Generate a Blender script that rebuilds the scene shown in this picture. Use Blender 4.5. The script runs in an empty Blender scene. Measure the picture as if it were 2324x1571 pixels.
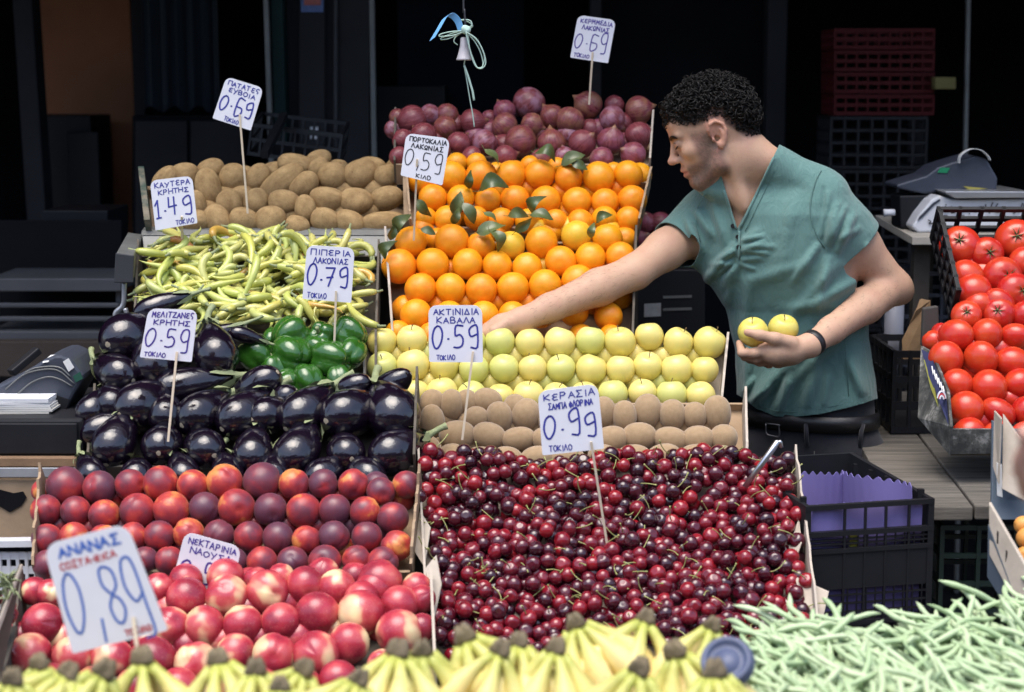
import bpy, math, random
import numpy as np
from mathutils import Vector, Matrix, Euler, Quaternion
random.seed(7); RNG = np.random.default_rng(7)
scene = bpy.context.scene
# ------------------------------------------------------------------ camera
FPX = 4196.0                       # focal length in units of a 2324 px wide picture
PITCH = math.radians(8.0); CAMZ = 1.70
cam_d = bpy.data.cameras.new('camera'); cam = bpy.data.objects.new('camera', cam_d)
scene.collection.objects.link(cam); scene.camera = cam
cam_d.sensor_width = 36.0; cam_d.lens = FPX / 2324 * 36.0; cam_d.clip_end = 500
cam.location = (0, 0, CAMZ); cam.rotation_euler = (math.radians(90) - PITCH, 0, 0)
cam_d.dof.use_dof = True; cam_d.dof.focus_distance = 3.95; cam_d.dof.aperture_fstop = 3.8
# ------------------------------------------------------------------ world, sun, exposure
SUN_EL, SUN_AZ = math.radians(73), math.radians(205)     # azimuth measured from +Y towards +X
world = bpy.data.worlds.new('World'); scene.world = world; world.use_nodes = True
wn = world.node_tree.nodes; wl = world.node_tree.links
sky = wn.new('ShaderNodeTexSky'); sky.sky_type = 'NISHITA'; sky.sun_disc = False
sky.sun_elevation = SUN_EL; sky.sun_rotation = SUN_AZ; sky.air_density = 1.0; sky.dust_density = 3.0; sky.ozone_density = 1.0
wl.new(sky.outputs[0], wn['Background'].inputs[0]); wn['Background'].inputs[1].default_value = 0.15
sun_d = bpy.data.lights.new('sun', 'SUN'); sun_d.energy = 1.25; sun_d.angle = math.radians(48); sun_d.color = (1.0, 0.96, 0.9)
sun = bpy.data.objects.new('sun', sun_d); scene.collection.objects.link(sun)
sdir = Vector((math.sin(SUN_AZ) * math.cos(SUN_EL), math.cos(SUN_AZ) * math.cos(SUN_EL), math.sin(SUN_EL)))
sun.rotation_euler = sdir.to_track_quat('Z', 'Y').to_euler()
scene.view_settings.view_transform = 'Standard'; scene.view_settings.look = 'None'
scene.view_settings.exposure = 1.15; scene.view_settings.gamma = 1.0
scene.cycles.max_bounces = 8
# ------------------------------------------------------------------ helpers
CP, SP = math.cos(PITCH), math.sin(PITCH)
def P(px, py, Y):
    """the point of the place at distance Y that stands at (px, py) of a 2324 x 1571 picture"""
    u = (px - 1162) / FPX; v = -(py - 785.5) / FPX
    dy = CP + v * SP; t = Y / dy
    return Vector((u * t, Y, CAMZ + (-SP + v * CP) * t))
def M1(npx, py, Y):
    v = -(py - 785.5) / FPX
    return npx * (Y / (CP + v * SP)) / FPX
def proj(p):
    """numpy: points (n,3) -> picture coordinates"""
    z = p[:, 2] - CAMZ; y = p[:, 1]
    dep = y * CP - z * SP; up = y * SP + z * CP
    return np.stack([1162 + FPX * p[:, 0] / dep, 785.5 - FPX * up / dep], 1)
def link(o, parent=None):
    scene.collection.objects.link(o)
    if parent is not None: o.parent = parent
    return o
def mesh(name, v, f, mat=None, smooth=True):
    m = bpy.data.meshes.new(name); m.from_pydata([tuple(a) for a in v], [], f); m.update()
    if mat is not None: m.materials.append(mat)
    if smooth: m.polygons.foreach_set('use_smooth', [True] * len(m.polygons))
    return m
def obj(name, me, parent=None, loc=None):
    o = bpy.data.objects.new(name, me)
    if loc is not None: o.location = loc
    return link(o, parent)
def tag(o, label=None, cat=None, group=None, kind=None):
    if label: o['label'] = label
    if cat: o['category'] = cat
    if group: o['group'] = group
    if kind: o['kind'] = kind
    return o
def empty(name, loc=(0, 0, 0), label=None, cat=None, group=None):
    o = bpy.data.objects.new(name, None); o.location = loc; o.empty_display_size = .05
    return tag(link(o), label, cat, group)
class MB:
    def __init__(s): s.v = []; s.f = []
    def add(s, v, f):
        n = len(s.v); s.v += [tuple(a) for a in v]; s.f += [tuple(i + n for i in q) for q in f]; return s
    def box(s, c, d, R=None):
        c = Vector(c); h = [x / 2 for x in d]; vs = []
        for x in (-1, 1):
            for y in (-1, 1):
                for z in (-1, 1):
                    w = Vector((x * h[0], y * h[1], z * h[2])); w = R @ w if R else w
                    vs.append(c + w)
        return s.add(vs, [(0, 1, 3, 2), (4, 6, 7, 5), (0, 4, 5, 1), (2, 3, 7, 6), (0, 2, 6, 4), (1, 5, 7, 3)])
    def hexa(s, a, b):
        """a: 4 points, b: the 4 points opposite"""
        return s.add(list(a) + list(b), [(3, 2, 1, 0), (4, 5, 6, 7), (0, 1, 5, 4), (1, 2, 6, 5), (2, 3, 7, 6), (3, 0, 4, 7)])
    def bar(s, a, b, w, h=None, up=(0, 0, 1)):
        a = Vector(a); b = Vector(b); d = (b - a).normalized(); up = Vector(up)
        x = d.cross(up)
        if x.length < 1e-4: x = d.cross(Vector((0, 1, 0)))
        x.normalize(); y = x.cross(d); h = h or w; x = x * w / 2; y = y * h / 2
        return s.hexa([a - x - y, a + x - y, a + x + y, a - x + y], [b - x - y, b + x - y, b + x + y, b - x + y])
    def tube(s, pts, rad, n=8, cap=True):
        v, f = tube(pts, rad, n, cap); return s.add(v, f)
    def build(s, name, mat, parent=None, loc=None, smooth=False, bevel=0):
        if loc is not None:
            l = Vector(loc); s.v = [tuple(Vector(a) - l) for a in s.v]
        o = obj(name, mesh(name, s.v, s.f, mat, smooth), parent, loc)
        if bevel:
            m = o.modifiers.new('b', 'BEVEL'); m.width = bevel; m.segments = 2; m.limit_method = 'ANGLE'
        return o
def tube(pts, rad, n=8, cap=True):
    pts = [Vector(p) for p in pts]; k = len(pts)
    if not hasattr(rad, '__len__'): rad = [rad] * k
    v = []; f = []; x = None
    for i in range(k):
        d = (pts[min(i + 1, k - 1)] - pts[max(i - 1, 0)]).normalized()
        if x is None:
            x = d.orthogonal().normalized()
        else:
            x = (x - d * x.dot(d)); x = x.normalized() if x.length > 1e-6 else d.orthogonal().normalized()
        y = d.cross(x)
        for j in range(n):
            a = 2 * math.pi * j / n
            v.append(pts[i] + (x * math.cos(a) + y * math.sin(a)) * rad[i])
    for i in range(k - 1):
        for j in range(n):
            j2 = (j + 1) % n
            f.append((i * n + j, i * n + j2, (i + 1) * n + j2, (i + 1) * n + j))
    if cap:
        f.append(tuple(range(n))[::-1]); f.append(tuple((k - 1) * n + j for j in range(n)))
    return v, f
def spline(pts, n=6):
    """Catmull-Rom through the points"""
    pts = [Vector(p) for p in pts]; q = [pts[0] * 2 - pts[1]] + pts + [pts[-1] * 2 - pts[-2]]; out = []
    for i in range(1, len(q) - 2):
        for j in range(n):
            t = j / n
            out.append(.5 * ((2 * q[i]) + (q[i + 1] - q[i - 1]) * t + (2 * q[i - 1] - 5 * q[i] + 4 * q[i + 1] - q[i + 2]) * t * t + (3 * q[i] - q[i - 1] - 3 * q[i + 1] + q[i + 2]) * t ** 3))
    return out + [pts[-1]]
def globe(fn, nu=24, nv=14):
    """closed ball; fn(theta 0..pi from the +Z pole, phi) -> point"""
    v = [fn(0.0, 0.0)]; f = []
    for i in range(1, nv):
        for j in range(nu): v.append(fn(math.pi * i / nv, 2 * math.pi * j / nu))
    v.append(fn(math.pi, 0.0)); e = len(v) - 1
    for j in range(nu): f.append((0, 1 + j, 1 + (j + 1) % nu))
    for i in range(nv - 2):
        for j in range(nu):
            a = 1 + i * nu + j; b = 1 + i * nu + (j + 1) % nu
            f.append((a, a + nu, b + nu, b))
    o = 1 + (nv - 2) * nu
    for j in range(nu): f.append((o + j, e, o + (j + 1) % nu))
    return v, f
def sph(r, th, ph): return (r * math.sin(th) * math.cos(ph), r * math.sin(th) * math.sin(ph), r * math.cos(th))
ORD = ['first', 'second', 'third', 'fourth', 'fifth', 'sixth', 'seventh', 'eighth', 'ninth', 'tenth', 'eleventh', 'twelfth', 'thirteenth', 'fourteenth', 'fifteenth', 'sixteenth', 'seventeenth', 'eighteenth', 'nineteenth', 'twentieth'] + ['%d%s' % (n, 'st' if n % 10 == 1 else 'nd' if n % 10 == 2 else 'rd' if n % 10 == 3 else 'th') for n in range(21, 80)]
# ------------------------------------------------------------------ materials
class NT:
    def __init__(s, name, rough=.5, spec=.5, coat=0, sheen=0, metal=0, coat_rough=.05):
        s.m = bpy.data.materials.new(name); s.m.use_nodes = True; s.n = s.m.node_tree.nodes; s.l = s.m.node_tree.links
        s.b = s.n['Principled BSDF']; s.set(Roughness=rough, Metallic=metal)
        s.b.inputs['Specular IOR Level'].default_value = spec; s.b.inputs['Coat Weight'].default_value = coat
        s.b.inputs['Coat Roughness'].default_value = coat_rough; s.b.inputs['Sheen Weight'].default_value = sheen
        s._co = None
    def set(s, **k):
        for a, b in k.items(): s.plug(s.b.inputs[a.replace('_', ' ')], b)
        return s
    def plug(s, sock, val):
        if isinstance(val, bpy.types.NodeSocket): s.l.new(val, sock)
        elif hasattr(val, '__len__'): sock.default_value = (*val, 1)[:4] if len(sock.default_value) == 4 else val
        else: sock.default_value = val
    def node(s, t, **k):
        n = s.n.new(t)
        for a, b in k.items(): setattr(n, a, b)
        return n
    def info(s, w): 
        if not hasattr(s, '_oi'): s._oi = s.node('ShaderNodeObjectInfo')
        return s._oi.outputs[w]
    def co(s, rnd=True):
        """object coordinates shifted by each object's own random number"""
        if s._co is None:
            tc = s.node('ShaderNodeTexCoord'); s.tc = tc
            v = s.node('ShaderNodeVectorMath', operation='ADD'); s.l.new(tc.outputs['Object'], v.inputs[0])
            m = s.math('MULTIPLY', s.info('Random'), 37.0); s.l.new(m, v.inputs[1]); s._co = v.outputs[0]
        return s._co if rnd else s.tc.outputs['Object']
    def noise(s, scale, detail=4, rough=.5, vec=None, dist=0):
        n = s.node('ShaderNodeTexNoise'); n.inputs['Scale'].default_value = scale; n.inputs['Detail'].default_value = detail
        n.inputs['Roughness'].default_value = rough; n.inputs['Distortion'].default_value = dist
        s.l.new(vec if vec is not None else s.co(), n.inputs['Vector']); return n.outputs['Fac']
    def voro(s, scale, vec=None, feat='F1'):
        n = s.node('ShaderNodeTexVoronoi', feature=feat); n.inputs['Scale'].default_value = scale
        s.l.new(vec if vec is not None else s.co(), n.inputs['Vector']); return n.outputs['Distance']
    def ramp(s, fac, *stops):
        n = s.node('ShaderNodeValToRGB'); s.l.new(fac, n.inputs[0]); e = n.color_ramp.elements
        while len(e) < len(stops): e.new(.5)
        for q, (p, c) in zip(e, stops):
            q.position = p; q.color = (*c, 1) if hasattr(c, '__len__') else (c, c, c, 1)
        return n.outputs[0]
    def mix(s, fac, a, b, mode='MIX'):
        n = s.node('ShaderNodeMix', data_type='RGBA', blend_type=mode)
        s.plug(n.inputs[0], fac); s.plug(n.inputs[6], a); s.plug(n.inputs[7], b); return n.outputs[2]
    def math(s, op, a, b=0.0, c=None):
        n = s.node('ShaderNodeMath', operation=op); s.plug(n.inputs[0], a); s.plug(n.inputs[1], b)
        if c is not None: s.plug(n.inputs[2], c)
        return n.outputs[0]
    def sep(s, vec=None):
        n = s.node('ShaderNodeSeparateXYZ'); s.l.new(vec if vec is not None else s.co(False), n.inputs[0]); return n.outputs
    def bump(s, h, strength=.2, dist=.01):
        n = s.node('ShaderNodeBump'); n.inputs['Strength'].default_value = strength; n.inputs['Distance'].default_value = dist
        s.l.new(h, n.inputs['Height']); s.l.new(n.outputs[0], s.b.inputs['Normal']); return s
    def col(s, c): s.plug(s.b.inputs['Base Color'], c); return s
def objco(t):
    t.co(); return t
def plain(name, c, rough=.5, var=.25, scale=20, bump=0, **k):
    t = NT(name, rough, **k); n = t.noise(scale, 5, .6)
    t.col(t.mix(n, [x * (1 - var) for x in c], [min(1, x * (1 + var)) for x in c]))
    if bump: t.bump(t.noise(scale * 4, 4), bump, .004)
    return t.m
MAT = {}
MAT['black_plastic'] = plain('black plastic', (.010, .0105, .013), .5, .3, 14, .1, spec=.3)
MAT['dark_metal'] = plain('dark painted metal', (.035, .036, .042), .5, .4, 9, .1)
MAT['grey_metal'] = plain('weathered grey metal', (.16, .165, .16), .5, .45, 11, .2, metal=.3)
MAT['pale_metal'] = plain('pale scratched metal', (.42, .43, .45), .38, .3, 15, .1, metal=.6)
MAT['cardboard'] = plain('cardboard', (.34, .24, .15), .85, .3, 16, .25)
MAT['cardboard_pale'] = plain('pale cardboard', (.46, .40, .33), .85, .28, 16, .25)
MAT['cardboard_dark'] = plain('deep brown cardboard', (.10, .085, .065), .85, .5, 14, .25)  # dark brown tone, varied at random
MAT['wood_dark'] = plain('dark stand wood', (.035, .028, .022), .8, .5, 12, .3)
MAT['white_plastic'] = plain('white plastic', (.62, .63, .66), .4, .12, 12)
MAT['paper'] = plain('paper', (.68, .68, .66), .75, .12, 22)
MAT['stick'] = plain('pale wood stick', (.66, .56, .42), .7, .2, 50)
t = NT('green painted wood', .7); t.col(t.mix(t.ramp(t.noise(18, 6, .7), (.45, 0), (.62, 1)), (.03, .06, .045), (.2, .17, .12))); t.bump(t.noise(40), .3, .003); MAT['green_wood'] = t.m
t = NT('grey weathered board', .85); mp = t.node('ShaderNodeMapping'); mp.inputs['Scale'].default_value = (3, 40, 40); t.l.new(t.co(), mp.inputs[0])
g = t.noise(1.2, 6, .7, mp.outputs[0]); t.col(t.ramp(g, (.25, (.035, .032, .028)), (.5, (.11, .098, .082)), (.75, (.20, .18, .15)))); t.bump(g, .5, .004); MAT['board'] = t.m
t = NT('peeling crate paint', .8); n1 = t.noise(26, 8, .75); t.col(t.ramp(n1, (.42, (.035, .036, .034)), (.55, (.10, .10, .09)), (.64, (.30, .29, .27)))); t.bump(n1, .4, .004); MAT['peeling'] = t.m
# ------------------------------------------------------------------ the setting
def slab(name, x0, x1, y0, y1, z0, z1, mat, kind='structure', parent=None):
    o = MB().box(((x0 + x1) / 2, (y0 + y1) / 2, (z0 + z1) / 2), (x1 - x0, y1 - y0, z1 - z0)).build(name, mat, parent)
    if kind: o['kind'] = kind
    return o
t = NT('street paving', .85); n1 = t.noise(2.5, 6, .65); t.col(t.ramp(n1, (.3, (.07, .068, .064)), (.7, (.15, .145, .135)))); t.bump(t.noise(60, 3), .3, .004); MAT['paving'] = t.m
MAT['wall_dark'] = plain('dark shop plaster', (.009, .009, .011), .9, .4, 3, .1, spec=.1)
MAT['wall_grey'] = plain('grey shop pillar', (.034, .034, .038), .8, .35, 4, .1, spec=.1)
MAT['facade'] = plain('facade plaster', (.22, .2, .18), .9, .2, 2, .1)
MAT['awning'] = plain('dark awning canvas', (.05, .055, .06), .9, .2, 5)
v = [(-150, -150, 0), (150, -150, 0), (150, 150, 0), (-150, 150, 0)]
tag(obj('ground', mesh('ground', v, [(0, 1, 2, 3)], MAT['paving'], False)), kind='structure')
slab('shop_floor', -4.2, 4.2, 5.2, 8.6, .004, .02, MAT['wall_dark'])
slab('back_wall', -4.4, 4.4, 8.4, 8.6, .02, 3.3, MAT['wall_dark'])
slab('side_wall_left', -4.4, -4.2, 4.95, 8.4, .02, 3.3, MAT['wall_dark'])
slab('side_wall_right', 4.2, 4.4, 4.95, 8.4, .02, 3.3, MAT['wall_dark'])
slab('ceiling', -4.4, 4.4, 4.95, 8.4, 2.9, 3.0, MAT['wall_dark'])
slab('facade_wall', -9, 9, 4.9, 5.2, 3.002, 9.0, MAT['facade'])
slab('facade_left', -9, -4.402, 4.9, 5.2, .0, 3.0, MAT['facade'])
slab('facade_right', 4.402, 9, 4.9, 5.2, .0, 3.0, MAT['facade'])
slab('opposite_building', -40, 40, -10, -8.5, .001, 5.5, plain('shaded opposite front', (.13, .12, .11), .9, .3, 1))
# awning over the back half of the stall: canvas on a front bar, out of the picture, it shades the goods behind
aw = empty('awning', (0, 4.85, 2.9), 'dark canvas awning stretched from the shop front over the stall', 'awning')
MB().hexa([Vector(q) for q in ((-4, 4.89, 2.93), (4, 4.89, 2.93), (4, 4.30, 2.80), (-4, 4.30, 2.80))], [Vector(q) for q in ((-4, 4.89, 2.94), (4, 4.89, 2.94), (4, 4.30, 2.81), (-4, 4.30, 2.81))]).build('canvas', MAT['awning'], aw).location = (0, -4.85, -2.9)
o = MB().tube([(-4, 4.28, 2.8), (4, 4.28, 2.8)], .02, 8).build('front_bar', MAT['dark_metal'], aw); o.location = (0, -4.85, -2.9)
def rect_bar(name, x0, x1, y0, y1, Y, depth, mat, parent=None, lean=0, kind=None, bevel=.004):
    """an upright block whose front face fills picture box x0..x1, y0..y1 at distance Y"""
    a = [P(x0, y0, Y), P(x1, y0, Y), P(x1 + lean, y1, Y), P(x0 + lean, y1, Y)]
    b = [q + Vector((0, depth, 0)) for q in a]
    base = (a[2] + a[3]) / 2
    o = MB().hexa(a, b).build(name, mat, parent, None if parent else base, bevel=bevel)
    if parent: o.location -= parent.location
    if kind: o['kind'] = kind
    return o
def floor_block(name, x0, x1, y0, Y, depth, mat, label, cat, lean=0, group=None):
    """like rect_bar but it goes down to the floor"""
    a, b = P(x0, y0, Y), P(x1, y0, Y); zt = a.z; z0 = .021 if Y > 5.2 else .001
    dx = lean / FPX * Y
    f = [Vector((a.x, Y, zt)), Vector((b.x, Y, zt)), Vector((b.x + dx, Y, z0)), Vector((a.x + dx, Y, z0))]
    o = MB().hexa(f, [q + Vector((0, depth, 0)) for q in f]).build(name, mat, None, Vector(((a.x + b.x) / 2 + dx, Y, z0)), bevel=.004)
    return tag(o, label, cat, group)
MAT['orange_wall'] = plain('warm orange panel', (.36, .13, .048), .6, .35, 2.2)  # warm orange put into the base colour, varied at random
floor_block('wall_panel', 60, 290, -90, 7.4, .06, MAT['orange_wall'], 'tall orange brown wooden panel deep in the shop, beside the dark posts', 'panel', 20)
floor_block('door_post', 22, 66, -90, 6.6, .12, MAT['wall_grey'], 'slim dark post standing before the edge of the orange brown panel', 'post', 40, 'shop posts')
k = floor_block('cardboard_box', 62, 205, 262, 6.95, .35, MAT['black_plastic'], 'tall black box standing in front of the orange brown panel', 'box', 6)
floor_block('cardboard_box', 150, 222, 300, 6.85, .09, MAT['black_plastic'], 'lower black box leaning at the tall black box before the orange panel', 'box', 6)
floor_block('door_post', 292, 318, -90, 7.0, .1, MAT['wall_grey'], 'thin dark post between the orange brown panel and blue cloth', 'post', 8, 'shop posts')
# blue cloth hung in the shop: gently pleated sheet
t = NT('dark blue cloth', .9, sheen=.3); t.col(t.mix(t.noise(6, 4), (.008, .016, .026), (.014, .028, .042))); MAT['blue_cloth'] = t.m
mb = MB(); nx = 40; a0, a1 = P(318, -60, 6.9), P(500, 248, 6.9)
for s in (0, 1):
    for i in range(nx + 1):
        x = a0.x + (a1.x - a0.x) * i / nx; y = 6.9 + .018 * math.sin(i * .9) + .01 * math.sin(i * 2.3) + s * .004
        mb.v += [(x, y, a0.z), (x, y + .01, a1.z + .012 * math.sin(i * .5))]
n = 2 * (nx + 1)
for i in range(nx):
    q = 2 * i; mb.f += [(q, q + 1, q + 3, q + 2), (n + q + 2, n + q + 3, n + q + 1, n + q)]
tag(mb.build('hanging_cloth', MAT['blue_cloth'], None, (a0.x, 6.9, a1.z), True), 'dark blue cloth hanging between posts inside the shop', 'cloth')
k = empty('cabinet', P(440, 560, 6.7), 'low dark grey cabinet below the hanging blue cloth', 'cabinet')
rect_bar('body', 300, 560, 262, 760, 6.72, .4, MAT['wall_dark'], k); rect_bar('door', 306, 425, 275, 700, 6.70, .018, MAT['wall_grey'], k); rect_bar('door', 432, 552, 275, 700, 6.70, .018, MAT['wall_grey'], k)
MAT['teal_post'] = plain('dark teal paint', (.009, .026, .026), .6, .3, 5, spec=.15)
floor_block('door_jamb', 612, 640, -90, 6.1, .1, MAT['teal_post'], 'dark teal door jamb beside the grey wall pillar', 'door jamb', 14)
floor_block('metal_strip', 594, 606, -90, 6.05, .02, MAT['grey_metal'], 'narrow bare metal strip along the dark teal jamb', 'strip', 22)
k = empty('wall_pillar', P(735, 700, 6.2), 'grey wall pillar with a small coloured notice, behind the potatoes', 'pillar')
rect_bar('body', 642, 838, -90, 900, 6.2, .3, MAT['wall_grey'], k)
rect_bar('pilaster', 678, 737, -90, 900, 6.16, .038, MAT['wall_grey'], k); rect_bar('recess_trim', 757, 766, -90, 900, 6.18, .018, MAT['dark_metal'], k)
k2 = empty('notice', P(707, 30, 6.15), 'small red and blue notice stuck on the grey wall pillar', 'notice')
rect_bar('sheet', 683, 734, -40, 28, 6.154, .003, plain('notice blue', (.10, .16, .35), .6, .3, 60), k2); rect_bar('print', 690, 728, -30, 12, 6.150, .002, plain('notice red', (.40, .12, .10), .6, .5, 90), k2)
k2 = rect_bar('sticker', 704, 722, 288, 316, 6.15, .003, MAT['white_plastic']); tag(k2, 'tiny white label stuck low on the grey wall pillar', 'label')
floor_block('metal_strip', 836, 848, -90, 6.0, .03, MAT['grey_metal'], 'narrow pale metal strip at the edge of the grey pillar', 'strip', 8)
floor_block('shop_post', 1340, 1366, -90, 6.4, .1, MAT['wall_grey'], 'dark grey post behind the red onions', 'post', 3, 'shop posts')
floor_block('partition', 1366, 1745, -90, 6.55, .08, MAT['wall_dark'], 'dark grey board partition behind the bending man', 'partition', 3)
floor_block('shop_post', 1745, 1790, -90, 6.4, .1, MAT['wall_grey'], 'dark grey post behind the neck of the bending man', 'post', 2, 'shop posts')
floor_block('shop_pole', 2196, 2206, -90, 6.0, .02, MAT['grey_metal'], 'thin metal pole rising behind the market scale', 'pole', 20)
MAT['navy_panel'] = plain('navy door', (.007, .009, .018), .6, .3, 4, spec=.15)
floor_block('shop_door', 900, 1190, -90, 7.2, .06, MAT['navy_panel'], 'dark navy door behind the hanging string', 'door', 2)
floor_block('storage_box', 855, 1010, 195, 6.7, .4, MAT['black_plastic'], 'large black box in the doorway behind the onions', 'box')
# ---- open plastic crates
def lattice(mb, o, ex, ez, nx, nz, th, bx, bz, solid=0.0):
    """a wall of bars: o corner, ex along, ez up, th thickness vector"""
    ex, ez, th, o = Vector(ex), Vector(ez), Vector(th), Vector(o); ux, uz = ex.normalized(), ez.normalized()
    for i in range(nx + 1):
        c = o + ex * (i / nx) - ux * (bx * i / nx); q = [c, c + ux * bx, c + ux * bx + ez, c + ez]
        mb.hexa(q, [w + th for w in q])
    for j in range(nz + 1):
        c = o + ez * (j / nz) - uz * (bz * j / nz); q = [c, c + ex, c + ex + uz * bz, c + uz * bz]
        q = [w + th * .12 for w in q]
        mb.hexa(q, [w + th * .76 for w in q])
def plastic_crate(o, ex, ey, ez, nx, ny, nz, mat, label, group=None, wall=.012, bx=.008, bz=.010, cat='crate'):
    """o: lower front corner seen at the left; ex right, ey back, ez up"""
    ex, ey, ez, o = Vector(ex), Vector(ey), Vector(ez), Vector(o)
    r = empty('plastic_crate', o, label, cat, group); z = Vector()
    yt, xt = ey.normalized() * wall, ex.normalized() * wall
    m = MB(); lattice(m, z, ex, ez, nx, nz, yt, bx, bz); m.build('front_panel', mat, r)
    m = MB(); lattice(m, ey - yt, ex, ez, nx, nz, yt, bx, bz); m.build('back_panel', mat, r)
    m = MB(); lattice(m, yt * 1.02, ey - yt * 2.04, ez, ny, nz, xt, bx, bz); m.build('side_panel', mat, r)
    m = MB(); lattice(m, ex - xt + yt * 1.02, ey - yt * 2.04, ez, ny, nz, xt, bx, bz); m.build('side_panel', mat, r)
    m = MB(); e = ez.normalized() * .006; i = (xt + yt) * 1.02; X = ex - xt * 2.04; Y_ = ey - yt * 2.04
    m.hexa([i, i + X, i + X + Y_, i + Y_], [i + e, i + X + e, i + X + Y_ + e, i + Y_ + e]); m.build('base', mat, r)
    return r
MAT['red_plastic'] = plain('dark red crate plastic', (.07, .006, .007), .6, .25, 10, spec=.2)
w = P(2120, 260, 6.0).x - P(1892, 260, 6.0).x
for i in range(4):
    c = P(1892, 262 - i * 50, 6.0)
    plastic_crate(c, (w, 0, 0), (0, .25, 0), (0, 0, .066), 9, 6, 2, MAT['red_plastic'], 'dark red slatted crate in the shop stack, ' + ('bottom', 'second from the bottom', 'third from the bottom', 'topmost')[i], 'red crates stacked in the shop', bx=.006, bz=.012)
for i in range(6):
    c = P(1884, 262, 6.0); c.z -= .172 * (i + 1)
    plastic_crate(c, (w * .98, 0, 0), (0, .26, 0), (0, 0, .168), 7, 5, 4, MAT['black_plastic'], 'black lattice crate under the red crates, %s from the top' % ORD[i], 'black crates stacked in the shop')
tag(rect_bar('folded_bag', 2122, 2170, 175, 203, 5.95, .05, plain('olive bag', (.18, .15, .05), .8)), 'small olive folded bag beside the dark red crates', 'bag')
# the empty crate leaning behind the potatoes
c = P(640, 345, 5.2)
plastic_crate(P(560, 352, 5.3), P(770, 380, 5.1) - P(560, 352, 5.3), (0, .22, .03), (.01, .02, .09), 8, 5, 2, MAT['black_plastic'], 'empty black crate lying behind the potatoes with a green leaf', None)
tag(MB().bar(P(600, 352, 5.0), P(645, 262, 5.3), .02).build('crate_handle_bar', MAT['black_plastic'], None), 'dark bar leaning behind the potato heap', 'bar')
# ---- metal shelf with bars at the left
sh = empty('metal_shelf', P(120, 900, 5.3), 'grey metal shelf rack with horizontal bars behind the cash machine', 'shelf rack')
def rel(o, parent):
    o.location = Vector(o.location) - parent.location; return o
def pbar(name, x0, x1, y0, y1, Y, d, mat, parent): return rect_bar(name, x0, x1, y0, y1, Y, d, mat, parent)
MAT['shelf_metal'] = plain('grey shelf paint', (.085, .087, .094), .5, .3, 6, .05, spec=.25)
m = MB(); q = [P(-30, 630, 5.2), P(276, 632, 5.2), P(276, 660, 5.2), P(-30, 660, 5.2)]
pbar('top_rail', -30, 276, 632, 662, 5.2, .3, MAT['shelf_metal'], sh)
pbar('rail', -30, 270, 688, 699, 5.22, .02, MAT['shelf_metal'], sh); pbar('rail', -30, 270, 719, 730, 5.22, .02, MAT['shelf_metal'], sh)
pbar('bottom_shelf', -30, 276, 752, 772, 5.2, .3, MAT['shelf_metal'], sh)
for x in (-20, 262): pbar('upright', x, x + 14, 628, 1200, 5.235, .03, MAT['shelf_metal'], sh)
pbar('back_panel', -30, 276, 500, 1100, 5.52, .01, MAT['wall_dark'], sh)
tag(rect_bar('wooden_box', -40, 268, 775, 856, 5.15, .2, plain('brown box', (.05, .036, .028), .8, .3, 8)), 'long brown wooden box under the metal shelf rack', 'box')
tag(rect_bar('plastic_crate', 95, 245, 478, 600, 5.6, .3, MAT['black_plastic']), 'black crate standing on the metal shelf rack', 'crate')
# iron hook on the left end of the pepper tray
hk = MB(); hk.tube(spline([P(282, 640, 4.14), P(280, 690, 4.14), P(262, 712, 4.14), P(270, 735, 4.14), P(290, 725, 4.14), P(284, 700, 4.14)], 6), .006, 8)
tag(hk.build('chain_hook', MAT['pale_metal'], None, P(282, 640, 4.14), True), 'pale iron hook hanging under the tray beam', 'hook')
# ------------------------------------------------------------------ produce: meshes
def gmesh(name, fn, mat, nu=24, nv=14): return mesh(name, *globe(fn, nu, nv), mat)
def lump(seed, amp, fr=1.6):
    r = random.Random(seed); w = [(Vector((r.gauss(0, 1), r.gauss(0, 1), r.gauss(0, 1))).normalized() * fr * r.uniform(.7, 1.6), r.uniform(0, 6.28)) for _ in range(5)]
    return lambda p: 1 + amp * sum(math.sin(Vector(p).dot(d) + o) for d, o in w) / 5
def lumped(f, fn): 
    def g(th, ph):
        p = fn(th, ph); k = f(p); return tuple(a * k for a in p)
    return g
# --- materials (all read object space and each object's own colour)
t = NT('orange peel', .38, spec=.5); c = t.info('Color'); n1 = t.noise(2.2, 3)
x, y, z = t.sep(); d = t.math('SUBTRACT', 1.0, z); pole = t.ramp(t.math('ADD', d, t.math('MULTIPLY', t.noise(14, 3), .03)), (.028, 1), (.04, 0))
base = t.mix(t.ramp(n1, (.4, 0), (.75, .5)), c, (.84, .42, .02)); base = t.mix(t.ramp(t.noise(9, 4, .7), (.66, 0), (.74, .35)), base, (.25, .16, .03))
t.col(t.mix(pole, base, (.16, .12, .03))); t.bump(t.voro(34), .10, .03); t.set(Subsurface_Weight=.06, Subsurface_Radius=(.02, .008, .003)); MAT['orange'] = t.m
t = NT('apple skin', .36, coat=.12, coat_rough=.3); c = t.info('Color'); x, y, z = t.sep()
base = t.mix(t.ramp(t.noise(1.8, 3), (.35, 0), (.7, .55)), c, (.64, .61, .19)); base = t.mix(t.ramp(t.voro(13), (.0, 1), (.10, 0)), base, (.33, .26, .07))
base = t.mix(t.ramp(z, (.80, 0), (.93, .8)), base, (.30, .30, .06)); base = t.mix(t.ramp(t.noise(3, 5, .7), (.70, 0), (.74, .7)), base, (.28, .15, .03))
t.col(base); t.set(Subsurface_Weight=.05, Subsurface_Radius=(.02, .015, .004)); MAT['apple'] = t.m
t = NT('kiwi fuzz', .9, spec=.2, sheen=.35); base = t.mix(t.noise(3, 5, .6), (.24, .155, .08), (.44, .31, .18)); x, y, z = t.sep()
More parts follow.
